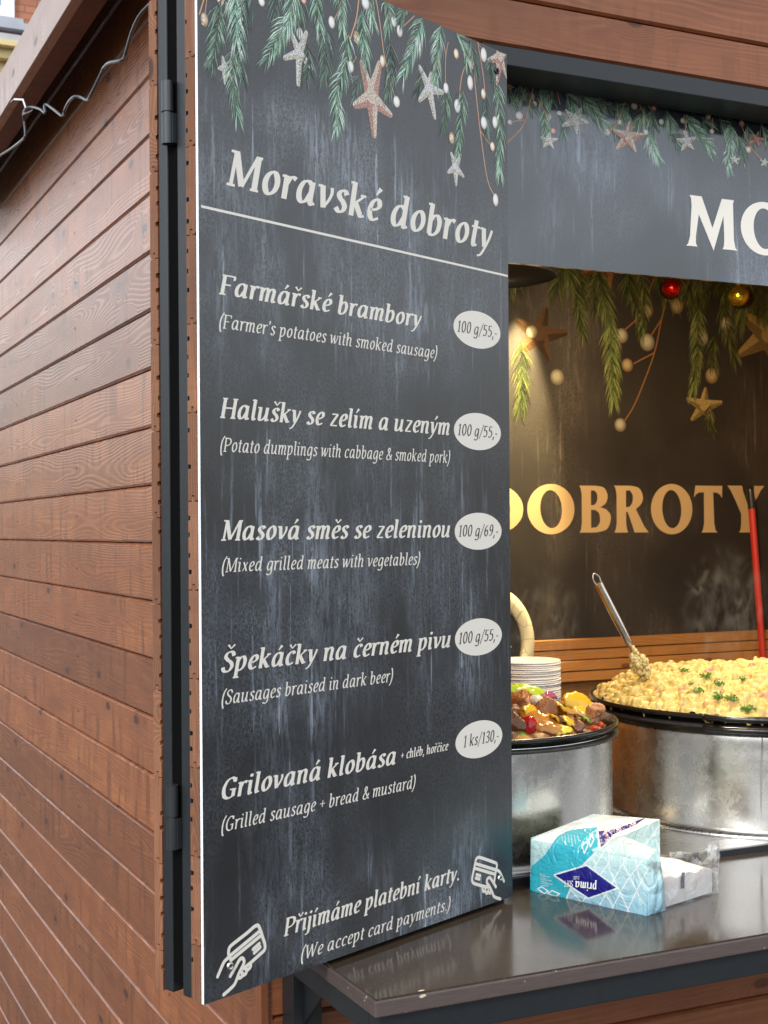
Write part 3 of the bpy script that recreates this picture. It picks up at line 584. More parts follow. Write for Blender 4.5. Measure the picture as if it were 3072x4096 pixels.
# ================================================================== PRINTED GARLAND (flat ink on panels; y = 0 face)
class Garland:
    def __init__(s, conv, unit, lum=1., tint=(1, 1, 1)):
        s.c = conv; s.u = unit; s.ink = MB(); s.stars = []; s.lum = lum; s.tint = tint
    def C(s, c, k=1.): return tuple(min(.95, a * k * s.lum * t) for a, t in zip(c, s.tint))
    def twig(s, px, bright=1., ln=1., n=110, spread=.75, green=(.26, .48, .31), dens=.85):
        P = [Vector((*s.c(*p), 0)) for p in px]
        if len(P) == 2: P.insert(1, (P[0] + P[1]) / 2 + Vector((random.uniform(-.006, .006) * s.u, 0, 0)))
        P = catmull(P, 14); m = len(P)
        for i in range(int(n * dens)):
            t = random.random() ** .85; f = t * (m - 1); k = min(int(f), m - 2); b = P[k].lerp(P[k + 1], f - k)
            d = (P[k + 1] - P[k]).normalized(); side = random.choice((-1, 1)); nrm = Vector((-d.y, d.x, 0)) * side
            ang = spread * (1 - .45 * t) * random.uniform(.55, 1.2)
            q = (d * math.cos(ang) + nrm * math.sin(ang)).normalized(); L = .046 * ln * s.u * random.uniform(.65, 1.1) * (1 - .25 * t)
            e = b + q * L * .55 + d * L * .05; e2 = e + (q * .75 + d * .35 + Vector((0, -.12, 0))).normalized() * L * .5
            w = .00058 * s.u * random.uniform(.7, 1.25); nn = Vector((-q.y, q.x, 0)) * w; y = lift()
            k_ = bright * random.choice((.15, .3, .6, 1.05, 1.5)); g = random.uniform(0, 1)
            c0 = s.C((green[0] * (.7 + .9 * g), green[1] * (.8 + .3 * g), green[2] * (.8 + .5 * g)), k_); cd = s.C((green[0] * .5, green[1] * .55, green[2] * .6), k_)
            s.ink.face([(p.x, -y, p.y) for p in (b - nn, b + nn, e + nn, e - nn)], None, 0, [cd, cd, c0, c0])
            s.ink.face([(p.x, -y - 5e-7, p.y) for p in (e - nn, e + nn, e2)], None, 0, c0)
        stroke(s.ink, [(p.x, p.y) for p in P[:-2:3]], .0009 * s.u, smooth=False, col=s.C((.12, .10, .06), bright))
    def stem(s, px, w=.0011, col=(.42, .22, .12)):
        stroke(s.ink, [s.c(*p) for p in px], w * s.u, col=s.C(col))
    def berry(s, px, rx, ry, kind='white'):
        cx, cy = s.c(*px); y = lift(); N = 20
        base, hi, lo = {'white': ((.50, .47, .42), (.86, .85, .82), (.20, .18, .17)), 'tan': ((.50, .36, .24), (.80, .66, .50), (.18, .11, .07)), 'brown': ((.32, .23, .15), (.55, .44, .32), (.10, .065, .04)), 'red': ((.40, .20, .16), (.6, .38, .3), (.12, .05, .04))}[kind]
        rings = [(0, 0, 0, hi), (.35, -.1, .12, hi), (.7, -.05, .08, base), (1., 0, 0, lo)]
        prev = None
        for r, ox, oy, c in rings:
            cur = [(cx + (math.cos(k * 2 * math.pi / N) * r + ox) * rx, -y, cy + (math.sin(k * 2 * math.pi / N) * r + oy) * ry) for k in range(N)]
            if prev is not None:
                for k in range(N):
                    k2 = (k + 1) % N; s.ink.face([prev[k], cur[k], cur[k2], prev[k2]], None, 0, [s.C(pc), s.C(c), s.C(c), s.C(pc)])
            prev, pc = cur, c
        if kind == 'brown':
            for i in range(26):
                a, b = random.uniform(-.7, .7), random.uniform(-.8, .8)
                if a * a + b * b < .75: stroke(s.ink, [(cx + a * rx - .2 * rx, cy + b * ry), (cx + a * rx + .2 * rx, cy + b * ry - .08 * ry)], .0004 * s.u, smooth=False, col=s.C((.6, .5, .36) if i % 2 else (.14, .09, .06)))
    def star(s, ctr, tips, col, inner=.36, dark=.5):
        """starfish-like star: tapered round-ended arms, each with a light and a shaded flank"""
        c = Vector((*s.c(*ctr), 0)); T = [Vector((*s.c(*p), 0)) for p in tips]; mb = MB(); mL = sum((t - c).length for t in T) / len(T)
        for t in T:
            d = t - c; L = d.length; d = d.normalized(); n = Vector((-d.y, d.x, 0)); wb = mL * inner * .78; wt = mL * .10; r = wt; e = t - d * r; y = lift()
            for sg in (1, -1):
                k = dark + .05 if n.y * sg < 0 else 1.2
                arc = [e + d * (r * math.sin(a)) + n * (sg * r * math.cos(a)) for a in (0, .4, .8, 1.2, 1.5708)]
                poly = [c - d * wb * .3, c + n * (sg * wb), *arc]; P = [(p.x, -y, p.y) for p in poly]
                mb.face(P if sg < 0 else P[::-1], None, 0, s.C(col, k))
        y = lift(); mb.face([(c.x + mL * inner * .5 * math.cos(k * .5236), -y, c.y + mL * inner * .5 * math.sin(k * .5236)) for k in range(12)], None, 0, s.C(col, 1.2))
        s.stars.append(mb)
    def build(s, parent):
        if s.ink.f: s.ink.build('printed_garland', M_PRINT, parent)
        for m in s.stars: m.build('printed_star', M_GLITTER, parent)

# ================================================================== SHUTTER AND MENU BOARD
B0 = Vector((-.231, -.372, Z0 - .741)); B1 = Vector((.519, -.0456, Z0 - .741)); BD = (B1 - B0).normalized(); BN = Vector((BD.y, -BD.x, 0)); BW = (B1 - B0).length; BH = 1.696
BRZ = math.atan2(BD.y, BD.x)
def on_board(x, y): p = hit(x, y, B0, BN); return ((p - B0).dot(BD), p.z - B0.z)
shutter = empty('folding_shutter', B0, BRZ)
tag(shutter, 'folded pair of planked shutter leaves on black steel frames, hinged, behind the menu board', 'shutter')
def clad(y0, y1, name, notch_side, z_off):
    """end-grain cladding: tongue-and-groove planks with relief grooves on the frame side; local x along the leaf"""
    mb = MB(); z = z_off; H = BH
    t = y1 - y0; s = 1 if notch_side == 'far' else -1; ya, yb = (y0, y1) if s == 1 else (y1, y0)     # ya = show face, yb = frame face
    while z < H:
        z1 = min(z + .1395, H); zb = max(z, 0.); rnd = random.random(); prof = []
        m1, m2 = ya + (yb - ya) * .36, ya + (yb - ya) * .62
        prof += [(ya, zb + .004), (ya + (yb - ya) * .13, zb + .0008), (m1 - s * .0, zb + .0008)]
        if z > 0: prof += [(m1, zb + .0095), (m2, zb + .0095)]
        prof += [(m2, zb + .0008), (yb, zb + .0008)]
        up = []
        for k in (.19, .40, .61, .82):
            if random.random() < .14: continue
            zz = z + .1395 * k + random.uniform(-.004, .004); hw = .0042
            if zb + .006 < zz - hw and zz + hw < z1 - .006:
                d = (ya - yb) * random.uniform(.14, .32); up += [(yb, zz - hw), (yb + d, zz - hw * .7), (yb + d, zz + hw * .7), (yb, zz + hw)]
        prof += up + [(yb, z1 - .0006), (m2, z1 - .0006)]
        if z1 < H: prof += [(m2 - (m2 - m1) * .12, z1 + .0075), (m1 + (m2 - m1) * .12, z1 + .0075)]
        prof += [(m1, z1 - .0006), (ya + (yb - ya) * .13, z1 - .0006), (ya, z1 - .004)]
        off = random.uniform(0, 30); n = len(prof)
        Lp = [(0.0, p[0], p[1]) for p in prof]; Rp = [(BW, p[0], p[1]) for p in prof]
        uvE = [((p[1] - z) * 1.3 + off, (p[0] - y0) * 1.2 + .05) for p in prof]
        if s == 1: mb.face(Lp[::-1], uvE[::-1], rnd, mi=1); mb.face(Rp, uvE, rnd, mi=1)
        else: mb.face(Lp, uvE, rnd, mi=1); mb.face(Rp[::-1], uvE[::-1], rnd, mi=1)
        for i in range(n):
            j = (i + 1) % n; q = [Lp[i], Lp[j], Rp[j], Rp[i]]; uv = [(off, prof[i][1] - z), (off, prof[j][1] - z), (off + BW, prof[j][1] - z), (off + BW, prof[i][1] - z)]
            mb.face(q if s == 1 else q[::-1], uv if s == 1 else uv[::-1], rnd)
        z += .1395
    return mb.build(name, [M_FRONT, M_END], shutter)
def leaf_frame(y0, y1, name):
    mb = MB(); wl = .0022
    mb.box(.0015, .034, y0, y1, .0 + .003, BH - .003); mb.box(BW - .034, BW - .0015, y0, y1, .003, BH - .003)
    mb.box(.0345, BW - .0345, y0, y1, .003, .036); mb.box(.0345, BW - .0345, y0, y1, BH - .036, BH - .003); mb.box(.0345, BW - .0345, y0 + .001, y1 - .001, .82, .85)
    o = mb.build(name, M_STEEL, shutter, .0022)
    m2 = MB(); m2.box(.005, .030, y0 + .0025, y1 - .0025, .0015, .0029); m2.build('open_tube_end', M_BLACK, o)
T1 = .0065
clad(T1 + .0008, T1 + .0235, 'front_leaf_planks', 'far', -.05)
leaf_frame(T1 + .0240, T1 + .0465, 'front_leaf_frame')
leaf_frame(T1 + .0705, T1 + .0930, 'rear_leaf_frame')
clad(T1 + .0935, T1 + .1130, 'rear_leaf_planks', 'near', -.075)
mb = MB(); mb.box(.004, .030, T1 + .0470, T1 + .0700, .02, BH - .004); mb.build('dark_gap_strip', M_BLACK, shutter)  # black strip added to paint the deep shade between the two frames
def hinge(pt, pb):
    a = hit(690, pt, B0 + BN * -.060, BD).z - B0.z; b = hit(690, pb, B0 + BN * -.060, BD).z - B0.z; yc = T1 + .0595; m = (a + b) / 2
    mb = MB(); h = (a - b) / 2
    tube(mb, [(-.006, yc, m + .0015), (-.006, yc, a)], .0098, 20); tube(mb, [(-.006, yc, b), (-.006, yc, m - .0015)], .0098, 20); tube(mb, [(-.006, yc, m - .002), (-.006, yc, m + .002)], .0078, 16)
    mb.box(-.006, .02, yc + .002, yc + .0074, m + .002, a - .001); mb.box(-.006, .02, yc - .0124, yc - .002, b + .001, m - .002)
    mb.build('hinge', M_HINGE, shutter)
hinge(327, 578); hinge(3135, 3390)
board = empty('menu_board', B0, BRZ)
tag(board, 'tall dark menu board with cream dish names, price badges and a fir garland', 'menu board')
mb = MB(); mb.box(0, BW, 0, .0062, 0, BH); mb.box(-.0002, BW + .0002, .0004, .0058, .0003, BH - .0002, mi=1)
pnl = mb.build('panel', [M_BOARD, M_WHITE_EDGE], board)
UV_ = lambda px, py: on_board(px, py)
text('Moravské', .058, UV_(1532, 838)[0], 1.2925, .0575, True, parent=board, name='title_lettering'); text('dobroty', UV_(1562, 863)[0], .768, 1.2925, .0575, True, parent=board, name='title_lettering')
mb = MB(); stroke(mb, [(.0063, 1.2482), (.8145, 1.2492)], .0021, smooth=False); mb.build('title_rule', M_TEXT, board)
for s_, u0, u1, v in (('Farmářské brambory', .0405, .5442, 1.1157), ('Halušky se zelím a uzeným', .0408, .6246, .9196), ('Masová směs se zeleninou', .0411, .6239, .7250), ('Špekáčky na černém pivu', .0391, .6231, .5157), ('Grilovaná klobása', .0394, .4619, .3143)):
    text(s_, u0, u1, v, .0318, True, parent=board, name='dish_lettering')
for s_, u0, u1, v in (("(Farmer's potatoes with smoked sausage)", .0407, .5892, 1.0620), ('(Potato dumplings with cabbage & smoked pork)', .0409, .6256, .8660), ('(Mixed grilled meats with vegetables)', .0422, .5348, .6745), ('(Sausages braised in dark beer)', .0402, .4553, .4645), ('(Grilled sausage + bread & mustard)', .0378, .5165, .2630)):
    text(s_, u0, u1, v, .0222, False, parent=board, name='translation_lettering')
text('+ chléb, hořčice', .4752, .614, .3205, .0165, True, parent=board, name='side_dish_lettering')
text('Přijímáme platební karty.', .1736, .6443, .0672, .0285, True, parent=board, name='card_lettering')
text('(We accept card payments.)', .2142, .618, .0170, .0222, False, parent=board, name='card_translation_lettering')
for (cu, cv), s_ in zip(((.7145, 1.1300), (.7137, .9308), (.7138, .7358), (.7122, .5292), (.7115, .3292)), ('100 g/55,-', '100 g/55,-', '100 g/69,-', '100 g/55,-', '1 ks/130,-')):
    mb = MB(); mb.face([(cu + .0755 * math.cos(2 * math.pi * k / 56), -.0001, cv + .0362 * math.sin(2 * math.pi * k / 56)) for k in range(56)])
    bo = mb.build('price_badge', M_TEXT, board)
    text(s_, cu - .063, cu + .063 if s_[1] != ' ' else cu + .066, cv - .010, .0225, False, parent=bo, name='price_lettering', mat=M_TEXT_DARK) if s_[1] != ' ' else text(s_, cu - .050, cu + .063, cv - .010, .0225, False, parent=bo, name='price_lettering', mat=M_TEXT_DARK)
def icon(lines, ox, oy, sc, r):
    mb = MB()
    for pts, sm in lines:
        q = [UV_(ox + x * sc, oy + y * sc) for x, y in pts]
        if sm == 'r':      # polyline with its own caps so the corners stay round
            for i in range(len(q) - 1): stroke(mb, [q[i], q[i + 1]], r, smooth=False)
        else: stroke(mb, q, r)
    mb.build('card_icon', M_TEXT, board)
icon([([(465, 1110), (415, 1000), (408, 900), (450, 800), (620, 660), (800, 520), (980, 365), (1060, 345), (1100, 420), (1160, 600), (1210, 760), (1200, 880), (1100, 980), (900, 1160), (740, 1290)], 's'), ([(440, 1010), (1105, 460)], 'r'), ([(480, 1090), (1125, 560)], 'r'), ([(950, 868), (1085, 745)], 'r'), ([(975, 945), (1105, 820)], 'r'),
      ([(165, 1470), (280, 1200), (340, 1110), (440, 1020)], 's'), ([(445, 1460), (560, 1260), (650, 1100), (705, 1065), (745, 1110), (740, 1190), (640, 1390), (560, 1600), (490, 1700), (300, 1870)], 's'), ([(640, 1500), (690, 1480), (710, 1400), (680, 1360)], 's'), ([(720, 1450), (790, 1400), (800, 1320), (770, 1280)], 's'), ([(820, 1330), (890, 1260), (890, 1190)], 's')], 840, 3640, 300 / 1659, .0031)
icon([([(960, 1240), (1000, 960), (1050, 700), (1040, 630), (1000, 590), (700, 480), (480, 410), (410, 420), (355, 500), (290, 800), (230, 1110), (240, 1210), (290, 1270), (540, 1350), (760, 1400)], 's'), ([(350, 620), (1040, 830)], 'r'), ([(320, 770), (990, 970)], 'r'), ([(375, 980), (500, 1020)], 'r'), ([(350, 1095), (475, 1135)], 'r'),
      ([(1030, 830), (1110, 860), (1170, 940), (1285, 1200)], 's'), ([(1020, 1390), (930, 1240), (830, 1090), (790, 1080), (730, 1130), (720, 1250), (800, 1370), (880, 1530), (940, 1680), (1010, 1740), (1170, 1790)], 's'), ([(580, 1400), (590, 1520), (640, 1530), (680, 1420)], 's'), ([(690, 1560), (720, 1610), (770, 1500)], 's'), ([(790, 1580), (840, 1590), (850, 1500)], 's')], 1860, 3380, 200 / 1659, .0031)
def screw(px, py, r=.0068, dark=False):
    u, v = UV_(px, py); mb = MB()
    V = []; prof = [(0, -.0012), (r * .4, -.0014), (r * .55, -.003), (r * .85, -.0026), (r, -.0004)]
    for k in range(20):
        th = 2 * math.pi * k / 20
        for q, y in prof: V.append((u + q * math.cos(th), y - .0006, v + q * math.sin(th)))
    n = len(prof); mb.add_mesh(V, [(k * n + i, k * n + i + 1, ((k + 1) % 20) * n + i + 1, ((k + 1) % 20) * n + i) for k in range(20) for i in range(n - 1)])
    for a in (0, math.pi / 2):
        d = Vector((math.cos(a + .4), 0, math.sin(a + .4))) * r * .42; e = Vector((-math.sin(a + .4), 0, math.cos(a + .4))) * r * .11; c = Vector((u, -.0034, v))
        mb.face([c - d - e, c + d - e, c + d + e, c - d + e], mi=1)
    mb.build('screw', [M_HINGE if dark else M_SCREW, M_BLACK], board)
screw(919, 3864); screw(1998, 3512); screw(1985, 284, .0068, True)
# garland print of the menu board
G = Garland(lambda x, y: UV_(x, y), 1., 1.7)
a_ = lambda x, y: (780 + x * .434, y * .434); b_ = lambda x, y: (1400 + x * .4219, y * .4219)
for pts, br, ln, n in (
    ([(890, -60), (868, 120), (850, 250)], .35, .9, 90), ([(985, 0), (965, 120), (970, 300)], .35, 1., 90), ([(1110, -60), (1100, 60)], .3, 1., 60), ([(1300, 100), (1296, 300)], .38, 1.1, 110), ([(1230, 180), (1225, 310)], .35, 1., 60), ([(1560, 160), (1552, 380)], .4, .9, 80), ([(1700, 250), (1668, 370)], .35, .8, 50), ([(1790, 330), (1776, 500)], .45, .9, 90), ([(1940, 360), (1946, 520)], .45, .8, 80), ([(1640, 0), (1600, 80)], .5, .9, 70), ([(1880, 160), (1905, 290)], .4, .8, 60), ([(1440, 300), (1420, 380)], .35, .8, 50), ([(1010, 130), (990, 20)], .3, .9, 50), ([(1200, -40), (1190, 90)], .4, 1., 70),
    ([(870, 20), (862, 160), (845, 235)], .6, .9, 90), ([(941, -60), (940, 60), (945, 165)], 1.25, 1.15, 150), ([(938, 190), (930, 320), (947, 450)], .85, .95, 130), ([(1175, -60), (1165, 30), (1150, 100)], 1.3, 1., 140), ([(1160, 50), (1110, 150), (1066, 235)], .85, 1., 120), ([(1265, -60), (1270, 40), (1278, 110)], 1.0, .9, 120), ([(1360, -60), (1366, 40), (1368, 115)], .85, .9, 110), ([(1392, 130), (1382, 250), (1350, 360), (1346, 500)], 1.0, 1., 210), ([(1345, 390), (1346, 510)], 1.2, .7, 70),
    ([(1445, 40), (1452, 150), (1466, 255)], .8, .95, 130), ([(1485, -60), (1492, 90)], .85, .9, 100), ([(1540, -20), (1550, 110)], .75, .9, 90), ([(1690, 70), (1660, 170), (1612, 300)], 1.15, 1.05, 160), ([(1765, 90), (1750, 200), (1742, 330)], 1.1, 1.0, 150), ([(1815, 120), (1850, 170), (1866, 240)], .95, .9, 100), ([(1850, 360), (1842, 480), (1830, 620)], .7, .85, 140), ([(1992, 330), (1998, 440), (1999, 500)], .75, .95, 110), ([(2000, 480), (1998, 600), (1999, 690)], .85, .95, 140), ([(1960, 230), (1975, 330)], .4, .8, 60)):
    G.twig(pts, br, ln, n)
for pts, w_ in (([b_(85, -40), b_(60, 170), b_(0, 370)], .0014), ([b_(240, -40), b_(280, 200), b_(320, 500), b_(350, 650), b_(420, 910)], .0011), ([b_(930, 400), b_(905, 560), b_(905, 790)], .0008), ([b_(1140, 370), b_(1145, 480), b_(1060, 720), b_(1035, 950)], .0011), ([b_(1145, 400), b_(1170, 600), b_(1190, 850), b_(1235, 1250), b_(1300, 1690), b_(1365, 1850)], .0012), ([b_(1210, 400), b_(1260, 700), b_(1285, 940)], .0011), ([b_(1235, 1240), b_(1330, 1375)], .0008), ([a_(965, -20), a_(965, 250)], .0007), ([a_(85, -20), a_(40, 130)], .0012), ([a_(110, -20), a_(92, 120)], .0007), ([b_(610, 150), b_(490, 265)], .0008), ([a_(1350, 0), a_(1285, 185)], .0008), ([b_(60, 540), b_(20, 610)], .0006), ([b_(1240, 450), b_(1210, 400)], .0006)):
    G.stem(pts, w_)
WT = (.62, .58, .50); PK = (.55, .30, .25)
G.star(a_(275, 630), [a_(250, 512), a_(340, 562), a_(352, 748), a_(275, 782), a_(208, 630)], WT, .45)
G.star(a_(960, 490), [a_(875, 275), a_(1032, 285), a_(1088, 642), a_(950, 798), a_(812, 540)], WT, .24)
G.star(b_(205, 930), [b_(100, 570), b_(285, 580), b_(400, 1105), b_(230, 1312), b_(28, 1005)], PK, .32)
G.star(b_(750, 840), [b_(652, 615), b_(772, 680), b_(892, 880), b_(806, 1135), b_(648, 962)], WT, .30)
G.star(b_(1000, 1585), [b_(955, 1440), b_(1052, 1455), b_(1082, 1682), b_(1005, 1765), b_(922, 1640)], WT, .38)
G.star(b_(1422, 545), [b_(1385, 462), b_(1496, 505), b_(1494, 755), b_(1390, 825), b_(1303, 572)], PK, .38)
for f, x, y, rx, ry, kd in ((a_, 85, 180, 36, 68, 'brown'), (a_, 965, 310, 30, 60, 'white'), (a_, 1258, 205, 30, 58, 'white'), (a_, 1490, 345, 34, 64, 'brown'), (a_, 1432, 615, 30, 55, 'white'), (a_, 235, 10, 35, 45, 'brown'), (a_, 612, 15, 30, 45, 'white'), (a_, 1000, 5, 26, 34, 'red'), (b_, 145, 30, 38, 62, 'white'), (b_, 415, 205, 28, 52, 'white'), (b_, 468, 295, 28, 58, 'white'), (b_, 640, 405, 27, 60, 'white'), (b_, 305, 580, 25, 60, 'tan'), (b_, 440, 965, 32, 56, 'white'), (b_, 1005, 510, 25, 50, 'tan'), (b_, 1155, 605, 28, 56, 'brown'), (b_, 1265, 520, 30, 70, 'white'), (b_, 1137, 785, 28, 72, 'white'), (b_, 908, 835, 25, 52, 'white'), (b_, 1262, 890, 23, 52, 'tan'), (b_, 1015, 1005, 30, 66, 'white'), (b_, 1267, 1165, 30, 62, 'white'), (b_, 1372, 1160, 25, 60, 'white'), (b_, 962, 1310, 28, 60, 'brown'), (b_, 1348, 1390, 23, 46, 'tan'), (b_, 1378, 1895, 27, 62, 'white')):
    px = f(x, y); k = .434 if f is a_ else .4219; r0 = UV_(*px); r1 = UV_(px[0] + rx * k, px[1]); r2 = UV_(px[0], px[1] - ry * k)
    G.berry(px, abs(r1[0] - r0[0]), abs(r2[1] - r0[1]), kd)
# keep the print inside the panel
for m_ in (G.ink, *G.stars):
    m_.v = [(min(max(x, .001), BW - .001), y, min(z, BH - .001)) for x, y, z in m_.v]
G.build(board)
# ================================================================== FASCIA SIGN AND BACK BANNER
def caps(ch):
    """flared capitals, unit height; outline and holes"""
    def ell(cx, cy, rx, ry, rot=0., n=48, p=2.):
        out = []
        for k in range(n):
            a = 2 * math.pi * k / n; x = math.copysign(abs(math.cos(a)) ** (2 / p), math.cos(a)) * rx; y = math.copysign(abs(math.sin(a)) ** (2 / p), math.sin(a)) * ry
            out.append((cx + x * math.cos(rot) - y * math.sin(rot), cy + x * math.sin(rot) + y * math.cos(rot)))
        return out
    C = lambda pts: [(p.x, p.y) for p in catmull([Vector((*q, 0)) for q in pts], 8)]
    if ch == 'O': return ell(.49, .5, .49, .54), [ell(.49, .5, .225, .41, .05)], .98
    if ch == 'D': return [(0, 0), (.03, .05), (.055, .2), (.055, .8), (.03, .95), (0, 1)] + C([(.35, 1), (.62, .93), (.80, .72), (.85, .5), (.80, .27), (.62, .07), (.35, 0)]), [[(.27, .10), (.27, .90)] + C([(.36, .91), (.52, .80), (.60, .5), (.52, .2), (.36, .09)])], .86
    if ch == 'B': return [(0, 0), (.03, .06), (.05, .2), (.05, .8), (.03, .94), (0, 1)] + C([(.34, 1), (.52, .96), (.60, .80), (.56, .63), (.44, .54)]) + C([(.56, .50), (.655, .39), (.66, .25), (.58, .07), (.36, 0)]), [[(.245, .58), (.245, .90)] + C([(.32, .90), (.375, .82), (.375, .68), (.32, .59)]), [(.245, .10), (.245, .49)] + C([(.34, .48), (.42, .40), (.43, .22), (.36, .11)])], .67
    if ch == 'R': return [(0, 0), (.03, .07), (.05, .2), (.05, .8), (.03, .94), (0, 1)] + C([(.34, 1), (.52, .95), (.60, .78), (.57, .62), (.45, .50)]) + [(.53, .33), (.63, .12), (.72, .0), (.42, 0), (.36, .20), (.28, .44), (.245, .44), (.245, .2), (.265, .06), (.29, 0)], [[(.245, .54), (.245, .90)] + C([(.33, .90), (.385, .80), (.38, .65), (.32, .55)])], .73
    if ch == 'T': return [(.16, 0), (.19, .06), (.215, .2), (.215, .86), (.11, .855), (.04, .81), (0, .745), (.035, 1), (.61, 1), (.60, .745), (.56, .81), (.49, .855), (.41, .86), (.43, .2), (.455, .05), (.50, 0)], [], .61
    if ch == 'Y': return [(.24, 0), (.27, .06), (.285, .2), (.285, .40), (.17, .68), (.07, .9), (0, 1), (.31, 1), (.33, .88), (.42, .60), (.56, .90), (.56, 1), (.78, 1), (.70, .90), (.58, .66), (.49, .42), (.49, .2), (.51, .06), (.54, 0)], [], .78
    if ch == 'M': return [(0, 0), (.04, .05), (.075, .2), (.11, .8), (.10, .94), (.07, 1), (.31, 1), (.52, .40), (.71, 1), (.955, 1), (.935, .93), (.95, .2), (.98, .05), (1.02, 0), (.72, 0), (.745, .06), (.755, .2), (.74, .66), (.54, -.05), (.25, .64), (.19, .2), (.19, .06), (.22, 0)], [], 1.02
def sign_panel(name, y, px0, px1, zt, zb, mats, th=.006):
    pass
SGN_Y = .105
s0 = on_y(2034, 1051, SGN_Y); s1 = on_y(3072, 1143, SGN_Y); SB = (s0.z + s1.z) / 2
sign = empty('fascia_sign', (.55, SGN_Y, SB))
tag(sign, 'wide slate grey fascia sign with large cream capitals and fir garland under the steel lintel', 'sign')
SW, SH = 2.98, Z0 + 1.04 - SB
mb = MB(); mb.box(0, SW, 0, .008, 0, SH); mb.build('panel', M_SIGN, sign)
def on_sign(x, y): p = hit(x, y, (0, SGN_Y, 0), Vector((0, 1, 0))); return (p.x - .55, p.z - SB)
def letters(string, starts, v0, h, conv_parent, mat, kx=1.):
    for ch, u in zip(string, starts):
        if ch == ' ': continue
        o, hl, wd = caps(ch); mb = MB(); f = lambda L: [(u + p[0] * h * kx, v0 + p[1] * h) for p in L]
        flat_poly(mb, f(o), [f(q) for q in hl], lift()); mb.build('lettering', mat, conv_parent)
c_ = lambda x, y: (1900 + x * .7065, y * .7065)
u0, v0 = on_sign(*c_(1195, 1390)); _, v1 = on_sign(*c_(1222, 1105)); hh = v1 - v0; um = on_sign(*c_(1485, 1415))[0] - u0; kx = um / (1.02 * hh)
st = []; uu = u0
for ch in 'MORAVSKÉ':
    if ch in 'MO': st.append(uu)
    uu += (1.02 + .07 if ch == 'M' else .98 + .06) * hh * kx
letters('MO', st, v0, hh, sign, M_TEXT, kx)
G = Garland(lambda x, y: on_sign(x, y), 1., 1.7)
for pts, br, ln, n in (([(190, 500), (215, 560)], .5, 1, 50), ([(250, 470), (240, 560)], .5, 1, 60), ([(360, 480), (385, 560)], .7, 1, 80), ([(395, 600), (398, 770)], .8, .8, 110), ([(300, 500), (320, 600)], .5, .9, 60), ([(440, 480), (430, 560)], .6, .9, 60), ([(500, 500), (560, 620)], .9, 1.1, 110), ([(470, 650), (500, 740)], .5, .8, 60), ([(590, 520), (720, 690)], .9, 1.1, 150), ([(650, 530), (720, 600)], .5, 1, 70), ([(800, 570), (830, 650)], .6, 1, 80), ([(880, 580), (860, 640)], .5, 1, 70), ([(960, 600), (905, 720)], .8, 1, 100), ([(1000, 620), (1010, 700)], .6, 1, 70), ([(990, 740), (1030, 885)], 1.2, .9, 150), ([(1080, 620), (1110, 720)], .8, 1, 100), ([(1180, 650), (1265, 745)], .9, 1, 100), ([(1260, 760), (1325, 835)], .8, .9, 80), ([(1280, 660), (1300, 720)], .6, 1, 70), ([(1380, 670), (1420, 740)], .7, 1, 80), ([(1440, 700), (1445, 840)], 1.1, .9, 120), ([(1440, 830), (1440, 955)], 1.2, .7, 90), ([(1480, 760), (1510, 890)], .6, .9, 80), ([(1540, 700), (1570, 780)], .6, 1, 70), ([(1620, 700), (1650, 770)], .7, 1, 70), ([(1720, 720), (1730, 800)], .7, 1, 80), ([(1800, 730), (1830, 860)], .8, 1, 90), ([(760, 700), (790, 745)], .4, .8, 40), ([(700, 560), (760, 610)], .4, .9, 60), ([(1100, 760), (1140, 800)], .4, .8, 50)):
    G.twig([c_(*p) for p in pts], br * 1.1, ln, n)
for pts in ([(330, 490), (300, 620), (265, 720), (185, 805)], [(290, 490), (250, 590)], [(355, 560), (405, 650)], [(850, 570), (805, 700), (748, 745)], [(930, 590), (990, 720)], [(1500, 690), (1560, 830), (1635, 920)], [(980, 600), (1010, 640)], [(460, 500), (480, 590)], [(1200, 650), (1190, 750)], [(1345, 670), (1342, 740)], [(680, 560), (730, 610)], [(205, 690), (275, 680)]): G.stem([c_(*p) for p in pts], .0012)
def star5(cx, cy, r, rot=0., sq=1.): return [(cx + r * math.sin(2 * math.pi * k / 5 + rot), cy - r * sq * math.cos(2 * math.pi * k / 5 + rot)) for k in range(5)]
for cx, cy, r, rt, cl in ((565, 680, 80, .5, WT), (418, 798, 52, .1, WT), (865, 778, 95, .15, PK), (1197, 802, 60, -.1, WT), (1470, 905, 30, .1, WT), (1637, 920, 28, .2, WT), (1592, 790, 48, .3, (.40, .16, .12)), (195, 492, 30, .4, (.5, .25, .2))):
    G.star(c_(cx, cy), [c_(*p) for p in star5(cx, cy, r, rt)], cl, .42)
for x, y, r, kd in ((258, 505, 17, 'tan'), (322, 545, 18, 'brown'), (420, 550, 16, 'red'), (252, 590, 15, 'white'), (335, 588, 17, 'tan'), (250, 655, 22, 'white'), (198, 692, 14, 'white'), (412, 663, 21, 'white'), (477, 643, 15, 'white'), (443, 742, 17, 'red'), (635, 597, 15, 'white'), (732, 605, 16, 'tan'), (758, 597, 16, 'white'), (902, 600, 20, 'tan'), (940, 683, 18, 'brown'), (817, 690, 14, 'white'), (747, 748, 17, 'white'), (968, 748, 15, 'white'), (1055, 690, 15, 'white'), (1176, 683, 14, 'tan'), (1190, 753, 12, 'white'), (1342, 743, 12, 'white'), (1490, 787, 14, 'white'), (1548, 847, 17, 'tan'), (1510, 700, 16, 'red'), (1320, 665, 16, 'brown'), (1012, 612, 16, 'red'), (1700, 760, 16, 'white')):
    q = on_sign(*c_(x, y)); q2 = on_sign(*c_(x + r, y)); G.berry(c_(x, y), q2[0] - q[0], (q2[0] - q[0]) * .95, kd)
